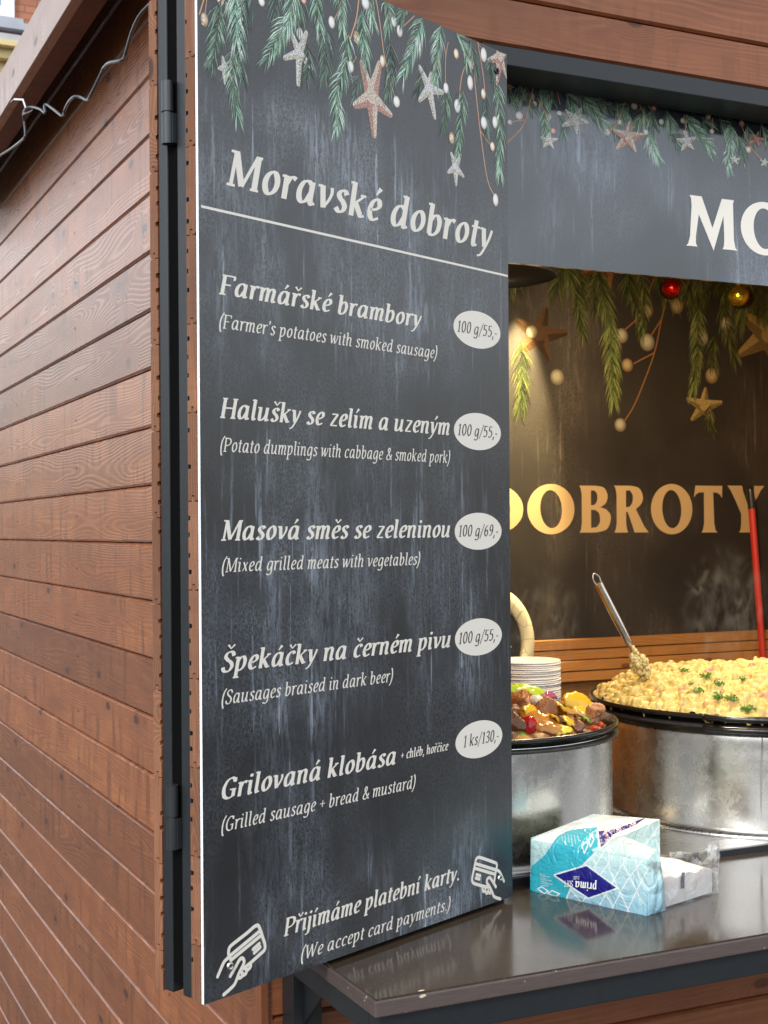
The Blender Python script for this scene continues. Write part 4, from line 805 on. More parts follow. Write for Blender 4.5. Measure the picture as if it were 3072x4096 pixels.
for m_ in (G.ink, *G.stars): m_.v = [(max(x, .001), y, min(z, SH - .001)) for x, y, z in m_.v]
G.build(sign)
# banner on the back wall
BY = YB - .012
bz = on_y(2500, 2672, BY).z
banner = empty('back_banner', (.3, BY, bz))
tag(banner, 'dark slate printed banner with tan capitals and large fir garland on the back wall', 'banner')
BNW, BNH = 3.6, 1.85
mb = MB(); mb.box(0, BNW, 0, .003, 0, BNH); mb.build('cloth', M_BACK, banner)
def on_ban(x, y): p = hit(x, y, (0, BY, 0), Vector((0, 1, 0))); return (p.x - .3, p.z - bz)
e_ = lambda x, y: (1900 + x * .7065, 1000 + y * .7065)
for ch, x0, x1 in (('D', 20, 276), ('O', 297, 564), ('B', 592, 770), ('R', 789, 986), ('O', 997, 1231), ('T', 1240, 1402), ('Y', 1430, 1640)):
    a = on_ban(*e_(x0, 1600)); b = on_ban(*e_(x1, 1600)); tp = on_ban(*e_(x0, 1334)); h_ = tp[1] - a[1]
    letters(ch, [a[0]], a[1], h_, banner, M_TEXT_GOLD, (b[0] - a[0]) / (caps(ch)[2] * h_))
G = Garland(lambda x, y: on_ban(x, y), 2.3, .42, (1.0, .92, .66))
GB = (.24, .36, .14)
for pts, br, ln, n in (([(480, 40), (535, 190)], .8, .9, 80), ([(560, 200), (590, 330), (612, 470)], .6, .75, 120), ([(690, 130), (730, 280), (765, 430)], .9, 1., 130), ([(765, 400), (775, 620), (785, 840)], 1.3, .95, 220), ([(640, 60), (650, 200)], .5, .8, 60), ([(930, 120), (960, 280), (945, 460)], .7, .75, 130), ([(1120, 120), (1140, 300)], .45, .8, 80), ([(1215, 130), (1230, 330)], .55, .8, 90), ([(1255, 320), (1262, 540), (1235, 790)], 1., .85, 220), ([(1270, 140), (1262, 240)], .9, .7, 60), ([(1400, 300), (1470, 600)], .6, .9, 120), ([(1560, 130), (1500, 420)], .9, 1., 140), ([(1360, 480), (1350, 640)], .5, .8, 80), ([(1330, 880), (1350, 1020)], .4, .6, 60), ([(1620, 90), (1640, 300)], .6, 1., 80), ([(260, 520), (265, 760), (255, 890)], .3, .9, 140), ([(210, 80), (420, 105)], .9, .7, 90), ([(300, 60), (440, 140)], .7, .7, 60), ([(860, 100), (880, 240)], .4, .8, 60), ([(1040, 60), (1060, 200)], .4, .8, 60)):
    G.twig([e_(*p) for p in pts], br * 1.25, ln * 1.1, int(n * 1.7), .72, GB)
for k in range(26):
    x0 = random.uniform(180, 1900); y0 = random.uniform(20, 110) + (x0 - 180) * .07; G.twig([e_(x0, y0), e_(x0 + random.uniform(-60, 60), y0 + random.uniform(90, 260))], random.uniform(.45, 1.), 1., 120, .8, GB)
for pts in ([(1020, 140), (935, 360), (850, 450)], [(1085, 270), (1050, 420), (1010, 600), (910, 860), (848, 965)], [(1050, 400), (1000, 480)], [(1015, 582), (900, 642)], [(1165, 160), (1245, 330), (1272, 480)], [(1410, 200), (1425, 230)]): G.stem([e_(*p) for p in pts], .0013, (.50, .24, .10))
for cx, cy, r, rt, cl in ((745, 80, 150, .55, (.42, .20, .08)), (1295, 885, 108, .1, (.66, .52, .29)), (1660, 480, 205, .35, (.60, .46, .25)), (365, 480, 160, .25, (.15, .085, .05)), (1300, 160, 60, .2, (.3, .14, .07))):
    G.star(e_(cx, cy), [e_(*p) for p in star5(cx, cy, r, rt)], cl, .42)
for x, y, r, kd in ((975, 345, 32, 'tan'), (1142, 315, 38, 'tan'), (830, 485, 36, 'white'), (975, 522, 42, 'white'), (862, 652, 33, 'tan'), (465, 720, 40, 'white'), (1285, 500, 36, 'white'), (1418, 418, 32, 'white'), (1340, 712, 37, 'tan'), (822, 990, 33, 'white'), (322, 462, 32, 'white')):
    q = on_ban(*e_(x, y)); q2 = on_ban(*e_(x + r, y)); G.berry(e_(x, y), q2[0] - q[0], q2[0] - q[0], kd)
for m_ in (G.ink, *G.stars): m_.v = [(max(x, .001), y, max(z, .001)) for x, y, z in m_.v]
G.build(banner)
# glass baubles hanging in front of the banner
def bauble(px, py, pr, col, label, name):
    c = on_y(px, py, BY - .09); r = pr / FPX * (c - CAM).dot(FW)
    root = empty(name, c); tag(root, label, 'bauble')
    t = NT(name + '_glass'); n = t.noise(t.obj(), 130, 2); t.set(Base_Color=col, Metallic=.85, Roughness=.22); t.bump(n, .5, .003)
    mb = MB(); lathe(mb, [(r * math.sin(math.pi * k / 16), -r * math.cos(math.pi * k / 16)) for k in range(17)], (0, 0, 0), 32); mb.build('ball', t.m, root)
    mb = MB(); lathe(mb, [(.0, r * 1.16), (r * .2, r * 1.14), (r * .2, r * .96)], (0, 0, 0), 16); tube(mb, [(0, 0, r * 1.15), (0, 0, Z0 + 1.25 - c.z)], .0012, 6); mb.build('hanging_cap', M_TEXT_GOLD, root)
bauble(1900 + 1111 * .7065, 1000 + 214 * .7065, 39, (.65, .02, .015), 'shiny red glass bauble hanging before the banner', 'red_bauble')
bauble(1900 + 1490 * .7065, 1000 + 258 * .7065, 43, (.72, .52, .05), 'golden yellow glass bauble hanging before the banner', 'yellow_bauble')

# ================================================================== LAMPS
M_SHADE = plain('black_enamel_shade', (.012, .012, .012), .3, 0, .1, 40, 0)
t = NT('warm_lamp_glow'); t.t.nodes.remove(t.b); e = t.node('ShaderNodeEmission'); e.inputs[0].default_value = (1, .72, .38, 1); e.inputs[1].default_value = 40; t.t.links.new(e.outputs[0], t.out.inputs[0]); M_BULB = t.m
def lamp(loc, r, power, label, spot=None, size=.05, hgt=.16, colr=(1, .74, .42)):
    root = empty('pendant_lamp', loc); tag(root, label, 'lamp')
    prof = [(r, 0), (r * .97, hgt * .28), (r * .78, hgt * .62), (r * .4, hgt * .88), (.03, hgt), (.03, hgt + .05)]
    inner = [(q - .004, z) for q, z in prof]
    mb = MB(); lathe(mb, inner[::-1] + [(r - .004, 0), (r, 0)] + prof[1:], (0, 0, 0), 64); mb.build('lamp_shade', M_SHADE, root)
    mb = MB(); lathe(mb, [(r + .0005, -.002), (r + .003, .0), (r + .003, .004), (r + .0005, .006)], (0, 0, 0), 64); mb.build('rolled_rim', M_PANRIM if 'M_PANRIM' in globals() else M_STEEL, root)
    mb = MB(); lathe(mb, [(.03 * math.sin(math.pi * k / 10) + 1e-4, .06 - .03 * math.cos(math.pi * k / 10)) for k in range(11)], (0, 0, 0), 20); mb.build('bulb', M_BULB, root)
    mb = MB(); tube(mb, [(0, 0, hgt + .05), (0, 0, Z0 + 1.45 - loc[2])], .004, 8); mb.build('flex', M_BLACK, root)
    L = bpy.data.lights.new('bulb_or_spot_light', 'SPOT' if spot else 'POINT'); L.energy = power; L.color = colr; L.shadow_soft_size = size
    if spot: L.spot_size = rad(spot); L.spot_blend = .1
    lo = bpy.data.objects.new('bulb_or_spot_light', L); COL.objects.link(lo); lo.location = (loc[0], loc[1], loc[2] - .006); return root
lc = on_y(1950, 1108, 2.02)
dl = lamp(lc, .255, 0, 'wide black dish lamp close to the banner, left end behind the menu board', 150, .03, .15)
L = [o for o in COL.objects if o.type == 'LIGHT'][-1]; L.data.energy = 560; L.data.color = (1, .80, .42); L.data.spot_size = rad(31); L.data.spot_blend = 1.; L.data.shadow_soft_size = .012
bp_ = on_y(2150, 1000, BY - .15); L.location = (bp_.x, bp_.y, Z0 + 1.12); L.rotation_euler = (rad(14), 0, 0)  # added spot without a fixture, above the dish lamp; throws the banner beam
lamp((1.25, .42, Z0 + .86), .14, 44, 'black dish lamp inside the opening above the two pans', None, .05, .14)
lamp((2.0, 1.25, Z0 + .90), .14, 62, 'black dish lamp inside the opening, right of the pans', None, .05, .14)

# ================================================================== BURNER DRUMS, PANS AND FOOD
t = NT('stained_aluminium'); o = t.obj(); x, y, z = t.sep(o); ang = t.math('ARCTAN2', y, x)
n = t.noise(o, 22, 6, .75); n2 = t.noise(t.comb(t.math('MULTIPLY', ang, 9.), t.math('MULTIPLY', z, 3.), 0), 1, 4, .6); n3 = t.noise(t.comb(t.math('MULTIPLY', ang, 30.), t.math('MULTIPLY', z, 2.2), 4), 1, 2, .5)
c = t.mix(n, (.64, .63, .60), (.80, .79, .76)); c = t.mix(t.ramp(n2, .54, .72, 0, .22), c, (.34, .30, .22)); c = t.mix(t.ramp(n3, .69, .73, 0, .6), c, (.12, .07, .03))
t.set(Base_Color=c, Metallic=t.ramp(n3, .69, .73, 1., .2), Roughness=t.ramp(n, .3, .7, .20, .34)); t.bump(t.noise(o, 9, 2), .25, .006); M_ALU = t.m
M_PAN = plain('black_enamel_pan', (.012, .011, .010), .22, 0, .2, 60, .1, .0005)
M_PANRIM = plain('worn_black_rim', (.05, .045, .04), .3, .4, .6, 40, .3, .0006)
def drum(c, r, z1, label, z0=ZB):
    root = empty('burner_drum', (c[0], c[1], z0)); tag(root, label, 'burner drum'); h = z1 - z0
    mb = MB(); lathe(mb, [(r - .004, h - .004), (r - .004, .004)][::-1] + [(r - .004, h), (r, h), (r + .0005, h - .002)] + [(r, h - h * k / 12) for k in range(1, 13)], (0, 0, 0), 128); mb.build('drum_wall', M_ALU, root)
    mb = MB(); lathe(mb, [(r - .02, .012), (r + .001, .012), (r + .028, .006), (r + .030, .0)], (0, 0, 0), 128); mb.build('base_flange', M_INOX, root); return root
def pan(c, r, zr, label, depth=.045):
    root = empty('round_pan', (c[0], c[1], zr)); tag(root, label, 'pan')
    mb = MB(); lathe(mb, [(.0001, -depth), (r * .82, -depth), (r * .93, -depth * .75), (r - .016, -.006), (r - .010, .001), (r - .004, .002), (r + .0, -.003), (r - .002, -.009), (r - .012, -.012), (r - .016, -.02), (r * .92, -depth * .85), (r * .8, -depth - .006), (.0001, -depth - .006)], (0, 0, 0), 128)
    mb.build('bowl', M_PAN, root)
    mb = MB(); lathe(mb, [(r - .013, -.022), (r - .002, -.023), (r + .001, -.027), (r - .002, -.031), (r - .016, -.032)], (0, 0, 0), 128); mb.build('ring_rim', M_PANRIM, root)
    for a in (rad(-132), rad(100), rad(65), rad(-135)) if r > .4 else (rad(75),):
        d = Vector((math.cos(a), math.sin(a), 0)); s = Vector((-d.y, d.x, 0)); mb = MB()
        for zz, k in ((-.002, 1.), (-.028, 1.)):
            P = catmull([d * (r - .006) + s * -.095 + UP * zz, d * (r + .012) + s * -.085 + UP * zz, d * (r + .026) + s * -.04 + UP * zz, d * (r + .028) + UP * zz, d * (r + .026) + s * .04 + UP * zz, d * (r + .012) + s * .085 + UP * zz, d * (r - .006) + s * .095 + UP * zz], 5)
            tube(mb, P, .0075, 10)
        mb.build('handle', M_PAN, root)
    return root
PL, RL, ZPL = (.686, .449), .361, Z0 - .454
PR_, RR, ZPR = (1.59, .457), .456, Z0 - .452
drum(PL, .344, ZPL - .020, 'stained aluminium burner drum under the vegetable and meat pan, beside the board')
drum(PR_, .425, ZPR - .050, 'larger stained aluminium burner drum under the dumpling pan')
pan(PL, RL, ZPL, 'black pan of grilled meat and peppers on the smaller drum')
pan(PR_, RR, ZPR, 'large black pan heaped with cream dumplings')
mb = MB(); lathe(mb, [(.4255, -.0500), (.432, -.048), (.44, -.034)], (0, 0, 0), 128); o_ = mb.build('pan_collar', M_PAN); o_.parent = [q for q in COL.objects if q.get('label', '').startswith('larger stained')][0]; o_.location = (0, 0, ZPR - ZB)
def lump_field(nx, half, lumps):
    """height field: upper hull of many little ellipsoids"""
    g = np.linspace(-half, half, nx); H = np.full((nx, nx), -1.); ID = np.zeros((nx, nx), int)
    for k, (x, y, z, rx, ry, rz, a) in enumerate(lumps):
        R = max(rx, ry); i0, i1 = np.searchsorted(g, [x - R, x + R]); j0, j1 = np.searchsorted(g, [y - R, y + R])
        if i1 <= i0 or j1 <= j0: continue
        X, Y = np.meshgrid(g[i0:i1] - x, g[j0:j1] - y, indexing='ij'); ca, sa = math.cos(a), math.sin(a)
        q = ((X * ca + Y * sa) / rx) ** 2 + ((Y * ca - X * sa) / ry) ** 2
        h = np.where(q < 1, z + rz * np.sqrt(np.clip(1 - q, 0, 1)), -1.); sub = H[i0:i1, j0:j1]; m = h > sub
        sub[m] = h[m]; ID[i0:i1, j0:j1][m] = k
    return g, H, ID
def field_mesh(name, g, H, C, keep, base, mat, loc, parent=None):
    nx = len(g); idx = -np.ones((nx, nx), int); m = keep; idx[m] = np.arange(m.sum())
    X, Y = np.meshgrid(g, g, indexing='ij'); V = np.stack([X[m], Y[m], np.maximum(H[m], base)], 1)
    a, b, c, d = idx[:-1, :-1], idx[1:, :-1], idx[1:, 1:], idx[:-1, 1:]; ok = (a >= 0) & (b >= 0) & (c >= 0) & (d >= 0)
    Fq = np.stack([a[ok], b[ok], c[ok], d[ok]], 1)
    me = bpy.data.meshes.new(name); me.from_pydata(V.tolist(), [], Fq.tolist())
    ca = me.color_attributes.new('Col', 'FLOAT_COLOR', 'POINT'); cc = np.ones((len(V), 4), np.float32); cc[:, :3] = C[m]; ca.data.foreach_set('color', cc.ravel())
    me.polygons.foreach_set('use_smooth', [True] * len(Fq))
    o = link_mesh(name, me, mat, parent); o.location = loc; return o
def food_mat(name, rough=.35, sss=.15, sc=500., bump=.3, spot=.15):
    t = NT(name); a = t.attr('Col').outputs['Color']; o = t.obj(); n = t.noise(o, sc * .25, 4, .65); n2 = t.noise(o, sc, 3)
    t.set(Base_Color=t.mix(1., a, t.mix(n, (1 - spot * 2,) * 3, (1 + spot,) * 3), 'MULTIPLY'), Roughness=t.ramp(n, .3, .7, rough - .12, rough + .15))
    t.b.inputs['Subsurface Weight'].default_value = sss; t.b.inputs['Subsurface Radius'].default_value = (.006, .004, .002); t.b.inputs['Subsurface Scale'].default_value = 1.
    t.bump(n2, bump, .0015); return t.m
M_DUMP = food_mat('creamy_dumpling', .38, .0, 700., .5, .16); M_MEAT = food_mat('browned_meat', .36, .0, 420., .9, .3); M_PEPPER = food_mat('glossy_pepper', .16, .08, 120., .15, .10); M_HERB = food_mat('fresh_herb', .5, .1, 400., .2, .15)
# dumplings
def dome_r(x, y):
    q = math.hypot(x, y) / (RR - .012)
    return -.012 + .076 * max(0, 1 - q ** 5.0) * (1 - .25 * q * q) + .012 * math.sin(x * 17 + 1) * math.cos(y * 13) * (1 - q)
L_ = []; lc_ = []
for k in range(9500):
    a = random.uniform(0, 2 * math.pi); rr = (RR - .013) * math.sqrt(random.random()); x, y = rr * math.cos(a), rr * math.sin(a)
    s = random.choice((.004, .005, .007, .009, .011)); e = random.uniform(1., 2.)
    L_.append((x, y, dome_r(x, y) - s * .3 + random.gauss(0, .0062), s * e, s, s * random.uniform(.7, 1.), random.uniform(0, 3.14)))
    v = random.uniform(.72, 1.12); c = (.66 * v, .50 * v, .14 * v)
    u = random.random()
    if u < .035: c = (.52, .24, .17)
    elif u < .12: c = (.50 * v, .31 * v, .08 * v)
    elif u < .22: c = (.72, .58, .23)
    lc_.append(c)
for k in range(60):      # bigger clumps make the outline uneven
    a = random.uniform(0, 2 * math.pi); rr = (RR - .08) * math.sqrt(random.random()); x, y = rr * math.cos(a), rr * math.sin(a); s = random.uniform(.018, .034)
    for i in range(26):
        b, q = random.uniform(0, 6.28), s * math.sqrt(random.random()); dz = math.sqrt(max(0, s * s - q * q)) * .75
        L_.append((x + q * math.cos(b), y + q * math.sin(b), dome_r(x, y) + dz - .006, *([random.uniform(.006, .011)] * 2), .008, 0)); v = random.uniform(.9, 1.08); lc_.append((.64 * v, .48 * v, .155 * v))
g, H, ID = lump_field(560, RR, L_)
Xg, Yg = np.meshgrid(g, g, indexing='ij'); RRg = np.hypot(Xg, Yg)
base_ = np.array([-.02]); Cc = np.array(lc_)[ID]
def smooth(Hh, n=1):
    for _ in range(n):
        P = np.pad(Hh, 1, mode='edge'); Hh = (P[1:-1, 1:-1] * 4 + P[:-2, 1:-1] + P[2:, 1:-1] + P[1:-1, :-2] + P[1:-1, 2:]) / 8
    return Hh
H = smooth(np.maximum(H, -.02), 1)
dump = field_mesh('dumpling_heap', g, H, Cc, RRg < RR - .010, -.03, M_DUMP, (PR_[0], PR_[1], ZPR))
tag(dump, 'heap of pale potato dumplings with bacon and cabbage in the large pan', 'dumplings', kind='stuff')
def surf_r(x, y): i = min(max(int((x + RR) / (2 * RR) * 559), 0), 559); j = min(max(int((y + RR) / (2 * RR) * 559), 0), 559); return ZPR + H[i, j]
def march(px, py, c, R, f):
    r = ray(px, py); tt = 2.0
    while tt < 5:
        p = CAM + r * tt; x, y = p.x - c[0], p.y - c[1]
        if math.hypot(x, y) < R and p.z < f(x, y): return p
        tt += .002
    return None
# parsley
def parsley(px, py, s, label):
    p = march(px, py, PR_, RR - .012, surf_r)
    if p is None: return
    mb = MB()
    for k in range(60):
        d = Vector((random.gauss(0, 1), random.gauss(0, 1), abs(random.gauss(0, .6)))); d = d.normalized() * s * random.uniform(.2, 1.); c = d + Vector((0, 0, s * .25)); a = Vector((random.gauss(0, 1), random.gauss(0, 1), random.gauss(0, 1))).normalized(); b = a.cross(Vector((random.random(), 1, random.random()))).normalized(); q = s * random.uniform(.14, .28)
        v = random.uniform(.6, 1.3); mb.face([c - a * q, c - b * q * .6 - a * q * .2, c + a * q * .3 - b * q * .3, c + a * q, c + b * q * .7, c - a * q * .3 + b * q * .35], None, 0, (.10 * v, .27 * v, .03 * v))
    for k in range(3):
        e = Vector((random.uniform(-1, 1), random.uniform(-1, 1), random.uniform(.2, .9))).normalized() * s * 1.5; tube(mb, [(0, 0, 0), tuple(e)], .0009, 5, (.12, .26, .05))
    o = mb.build('parsley_sprig', M_HERB); o.location = p; tag(o, label, 'parsley', 'parsley sprigs on the dumplings')
for px, py, s, lb in ((2823, 2716, .020, 'upright parsley sprig with long stem standing near the heap top'), (2875, 2745, .019, 'light green parsley sprig right of the tallest sprig'), (2798, 2775, .019, 'loose parsley sprig left of the dark curled pair'), (2874, 2800, .021, 'dark curled parsley sprig, bigger of the dark pair'), (2929, 2807, .019, 'dark curled parsley sprig, smaller of the dark pair'), (2993, 2850, .023, 'pale green parsley sprig close to the front rim'), (2735, 2690, .015, 'small parsley sprig at the back near the ladle'), (2762, 2741, .010, 'tiny parsley scrap in the middle of the heap'), (2970, 2725, .016, 'thin parsley scrap at the back right of the heap')):
    parsley(px, py, s * .85, lb)
# ladle standing in the dumplings
p0 = on_y(2585, 2715, PR_[1] - .02); p0 = march(2590, 2718, PR_, RR - .012, surf_r) or p0
d_ = (on_y(2395, 2335, p0.y + .03) - p0); hb = p0 - d_.normalized() * .06; ht = p0 + d_
ladle = empty('serving_spoon', p0); tag(ladle, 'steel serving spoon with clotted handle stuck upright in the dumplings', 'spoon')
t = NT('spoon_steel'); n = t.noise(t.obj(), 60, 3); t.set(Base_Color=(.62, .58, .50), Metallic=1., Roughness=t.ramp(n, .3, .7, .12, .26)); M_SPOON = t.m
P = [hb, p0.lerp(ht, .3), p0.lerp(ht, .31), p0.lerp(ht, .93), ht]
mb = MB(); tube(mb, [p - p0 for p in (hb, p0.lerp(ht, .36))], .0055, 12); tube(mb, [p - p0 for p in (p0.lerp(ht, .36), p0.lerp(ht, .40), p0.lerp(ht, .62), ht)], [.0075, .0098, .0112, .0112], 18); mb.build('handle', M_SPOON, ladle)
dn = d_.normalized(); sn = Vector((0, 1, 0)).cross(dn).normalized()
lp = [ht - p0 + dn * -.005 + sn * -.006, ht - p0 + dn * .016 + sn * -.010, ht - p0 + dn * .030, ht - p0 + dn * .016 + sn * .010, ht - p0 + dn * -.005 + sn * .006]
mb = MB(); tube(mb, catmull(lp, 6), .0022, 8); mb.build('hanging_loop', M_SPOON, ladle)
mb = MB()
for k in range(230):
    f = random.betavariate(2.2, 3.2) * .38; c = p0.lerp(ht, f) - p0; w_ = .021 * math.sin(min(1, f / .30) * math.pi * .85 + .25) + .002
    a = random.uniform(0, 6.28); q = w_ * math.sqrt(random.random()); b = dn.cross(sn); pos = c + sn * q * math.cos(a) + b * q * math.sin(a); r = random.uniform(.0032, .0065)
    v = random.uniform(.8, 1.08); V = []; 
    for i in range(5):
        for j in range(8): V.append(pos + Vector((r * math.sin(math.pi * (i + .02) / 4.04) * math.cos(j * .7854), r * math.sin(math.pi * (i + .02) / 4.04) * math.sin(j * .7854), r * 1.2 * math.cos(math.pi * (i + .02) / 4.04))))
    mb.add_mesh(V, [(i * 8 + j, i * 8 + (j + 1) % 8, (i + 1) * 8 + (j + 1) % 8, (i + 1) * 8 + j) for i in range(4) for j in range(8)], (.74 * v, .60 * v, .26 * v))
mb.build('clinging_dumpling', M_DUMP, ladle)
# meat and vegetables
def dome_l(x, y):
    q = math.hypot(x, y) / (RL - .04); return -.016 + .058 * max(0, 1 - q ** 2.6)
L_ = []; lc_ = []
PAL = [((.16, .070, .035), 5), ((.24, .11, .05), 5), ((.09, .045, .028), 3), ((.40, .19, .06), 4), ((.55, .30, .08), 2), ((.45, .06, .02), 1), ((.30, .34, .05), 1.5)]
for k in range(900):
    a = random.uniform(0, 6.28); rr = (RL - .045) * math.sqrt(random.random()); x, y = rr * math.cos(a), rr * math.sin(a); s = random.uniform(.008, .020)
    L_.append((x, y, dome_l(x, y) - s * .5, s * random.uniform(1, 1.8), s, s * .8, random.uniform(0, 3.14))); c = random.choices([p[0] for p in PAL], [p[1] for p in PAL])[0]; v = random.uniform(.8, 1.2); lc_.append(tuple(q * v for q in c))
gl, HL, IL = lump_field(260, RL, L_); HL = smooth(np.maximum(HL, -.03), 1); Xl, Yl = np.meshgrid(gl, gl, indexing='ij')
mix_ = field_mesh('meat_and_vegetable_mix', gl, HL, np.array(lc_)[IL], np.hypot(Xl, Yl) < RL - .030, -.04, M_MEAT, (PL[0], PL[1], ZPL))
tag(mix_, 'bed of browned meat and chopped vegetables in the smaller pan', 'stir fry', kind='stuff')
def surf_l(x, y): i = min(max(int((x + RL) / (2 * RL) * 259), 0), 259); j = min(max(int((y + RL) / (2 * RL) * 259), 0), 259); return ZPL + max(HL[i, j], -.03)
def blob(name, px, py, sx, sy, sz, col, mat, label, cat, rough=.25, rot=None, seed=None, boxy=1., lift_=.5):
    p = march(px, py, PL, RL - .03, surf_l)
    if p is None: p = on_z(px, py, ZPL + .02)
    rs = np.random.default_rng(seed or int(px * 7 + py)); bm = bmesh.new(); bmesh.ops.create_icosphere(bm, subdivisions=5 if rough > .12 else 4, radius=1.)
    dirs = rs.normal(size=(14, 3)) if boxy > .5 else rs.normal(size=(30, 3)); dirs /= np.linalg.norm(dirs, axis=1)[:, None]; fr = rs.uniform(2, 6, size=(10, 3)); ph = rs.uniform(0, 6, 10)
    for v in bm.verts:
        d = np.array(v.co); k = 1.
        if boxy > 0:
            m = max(d @ q for q in dirs); k = 1 - boxy + boxy * min(1.25, .80 / max(m, .30))
        nz = sum(math.sin(fr[i] @ d + ph[i]) for i in range(10)) / 10; k *= 1 + rough * nz + rough * .3 * math.sin(d[0] * 23 + ph[1] + 3 * math.sin(d[1] * 9)) * math.sin(d[2] * 21 + ph[2]) + rough * .25 * math.sin(fr[0] @ d * 4 + ph[3]) * math.sin(fr[1] @ d * 3.3)
        v.co = Vector((d[0] * k * sx, d[1] * k * sy, d[2] * k * sz))
    me = bpy.data.meshes.new(name); bm.to_mesh(me); bm.free()
    ca = me.color_attributes.new('Col', 'FLOAT_COLOR', 'POINT'); cc = np.ones((len(me.vertices), 4), np.float32); cc[:, :3] = [min(.85, c * (1.45, 1.25, .95)[i]) if mat == M_MEAT else c for i, c in enumerate(col)]; ca.data.foreach_set('color', cc.ravel())
    me.polygons.foreach_set('use_smooth', [True] * len(me.polygons)); o = link_mesh(name, me, mat); o.location = p + UP * sz * lift_; o.rotation_euler = rot or (random.uniform(-.4, .4), random.uniform(-.4, .4), random.uniform(0, 3.1)); tag(o, label, cat); return o
def slice_(name, px, py, ln, wd, col, label, cat, bend=1.2, rz=0., tilt=.5, th=.0045, group=None, roll=0.):
    """curved strip of vegetable: a bent, thick shell with a ragged edge"""
    p = march(px, py, PL, RL - .03, surf_l) or on_z(px, py, ZPL + .03); nu, nv = 14, 8; V = []; rs = random.Random(int(px * 3 + py))
    for side in (0, 1):
        for i in range(nu + 1):
            for j in range(nv + 1):
                u = i / nu - .5; v = j / nv - .5; w_ = wd * (1 - .55 * abs(2 * u) ** 2.4); a = u * bend; R = ln / max(bend, .2); rr = R - (th if side else 0) - .3 * wd * (2 * v) ** 2 * .35
                V.append(Vector((rr * math.sin(a), v * w_ + .002 * math.sin(u * 19 + px), rr * math.cos(a) - R * math.cos(bend / 2) * .98 + .0012 * math.sin(u * 25 + v * 9))))
    n = (nu + 1) * (nv + 1); q = lambda s, i, j: s * n + i * (nv + 1) + j; Fc = []
    for i in range(nu):
        for j in range(nv): Fc += [(q(0, i, j), q(0, i + 1, j), q(0, i + 1, j + 1), q(0, i, j + 1)), (q(1, i, j), q(1, i, j + 1), q(1, i + 1, j + 1), q(1, i + 1, j))]
    for i in range(nu): Fc += [(q(0, i, 0), q(1, i, 0), q(1, i + 1, 0), q(0, i + 1, 0)), (q(0, i, nv), q(0, i + 1, nv), q(1, i + 1, nv), q(1, i, nv))]
    for j in range(nv): Fc += [(q(0, 0, j), q(0, 0, j + 1), q(1, 0, j + 1), q(1, 0, j)), (q(0, nu, j), q(1, nu, j), q(1, nu, j + 1), q(0, nu, j + 1))]
    mb = MB(); mb.add_mesh(V, Fc, col); o = mb.build(name, M_PEPPER); o.location = p + UP * .006; o.rotation_euler = (tilt, roll, rz); tag(o, label, cat, group); return o
f6 = lambda x, y: (2000 + x * .3617, 2250 + y * .3617)
YEL, ORG, RED, LIM, BRN, PUR = (.80, .50, .03), (.66, .27, .035), (.46, .015, .02), (.46, .62, .05), (.20, .085, .04), (.42, .10, .22)
for (x, y), sz, col, lb in (((220, 1590), (.027, .034, .024), (.36, .17, .075), 'large tan chicken chunk beside the board, back row of the pan'), ((480, 1700), (.031, .026, .026), (.27, .12, .055), 'large crusty brown meat chunk in the middle of the pan'), ((165, 1850), (.025, .022, .024), (.15, .075, .04), 'dark charred meat chunk beside the board near the front rim'), ((870, 1850), (.017, .015, .015), (.16, .065, .045), 'small dark purple brown meat cube below the yellow slices'), ((1050, 1680), (.025, .021, .020), (.40, .20, .10), 'pinkish brown meat chunk at the right of the pan'), ((1130, 1760), (.019, .02, .018), (.13, .07, .04), 'charred meat crumb at the right edge of the pan'), ((230, 1510), (.020, .024, .016), (.38, .17, .07), 'roundish browned meat piece at the back beside the board'), ((150, 1690), (.019, .019, .015), (.20, .10, .06), 'grey brown meat piece under the tan chicken chunk'), ((640, 1800), (.02, .018, .014), (.12, .055, .03), 'dark meat scrap below the big yellow slice'), ((1010, 1780), (.017, .02, .016), (.28, .15, .09), 'brown meat cube beside the green strip')):
    blob('meat_chunk', *f6(x, y), *sz, col, M_MEAT, lb, 'meat', .16)
blob('pearl_onion', *f6(415, 1590), .024, .022, .018, (.80, .76, .60), M_PEPPER, 'smooth white onion half at the middle of the pan', 'onion', .03, boxy=0., rot=(.2, .3, .4))
blob('red_pepper_piece', *f6(305, 1850), .017, .021, .024, RED, M_PEPPER, 'glossy deep red pepper piece near the front rim', 'pepper', .10, boxy=.2, rot=(.2, .5, .4), lift_=.35)
for (x, y), sz, lb in (((1110, 1815), (.012, .009, .008), 'red pepper bit, upper of two by the right rim'), ((1030, 1850), (.016, .008, .007), 'long red pepper bit, lower of two by the right rim')):
    blob('red_pepper_bit', *f6(x, y), *sz, (.60, .07, .02), M_PEPPER, lb, 'pepper', .15, boxy=.3)
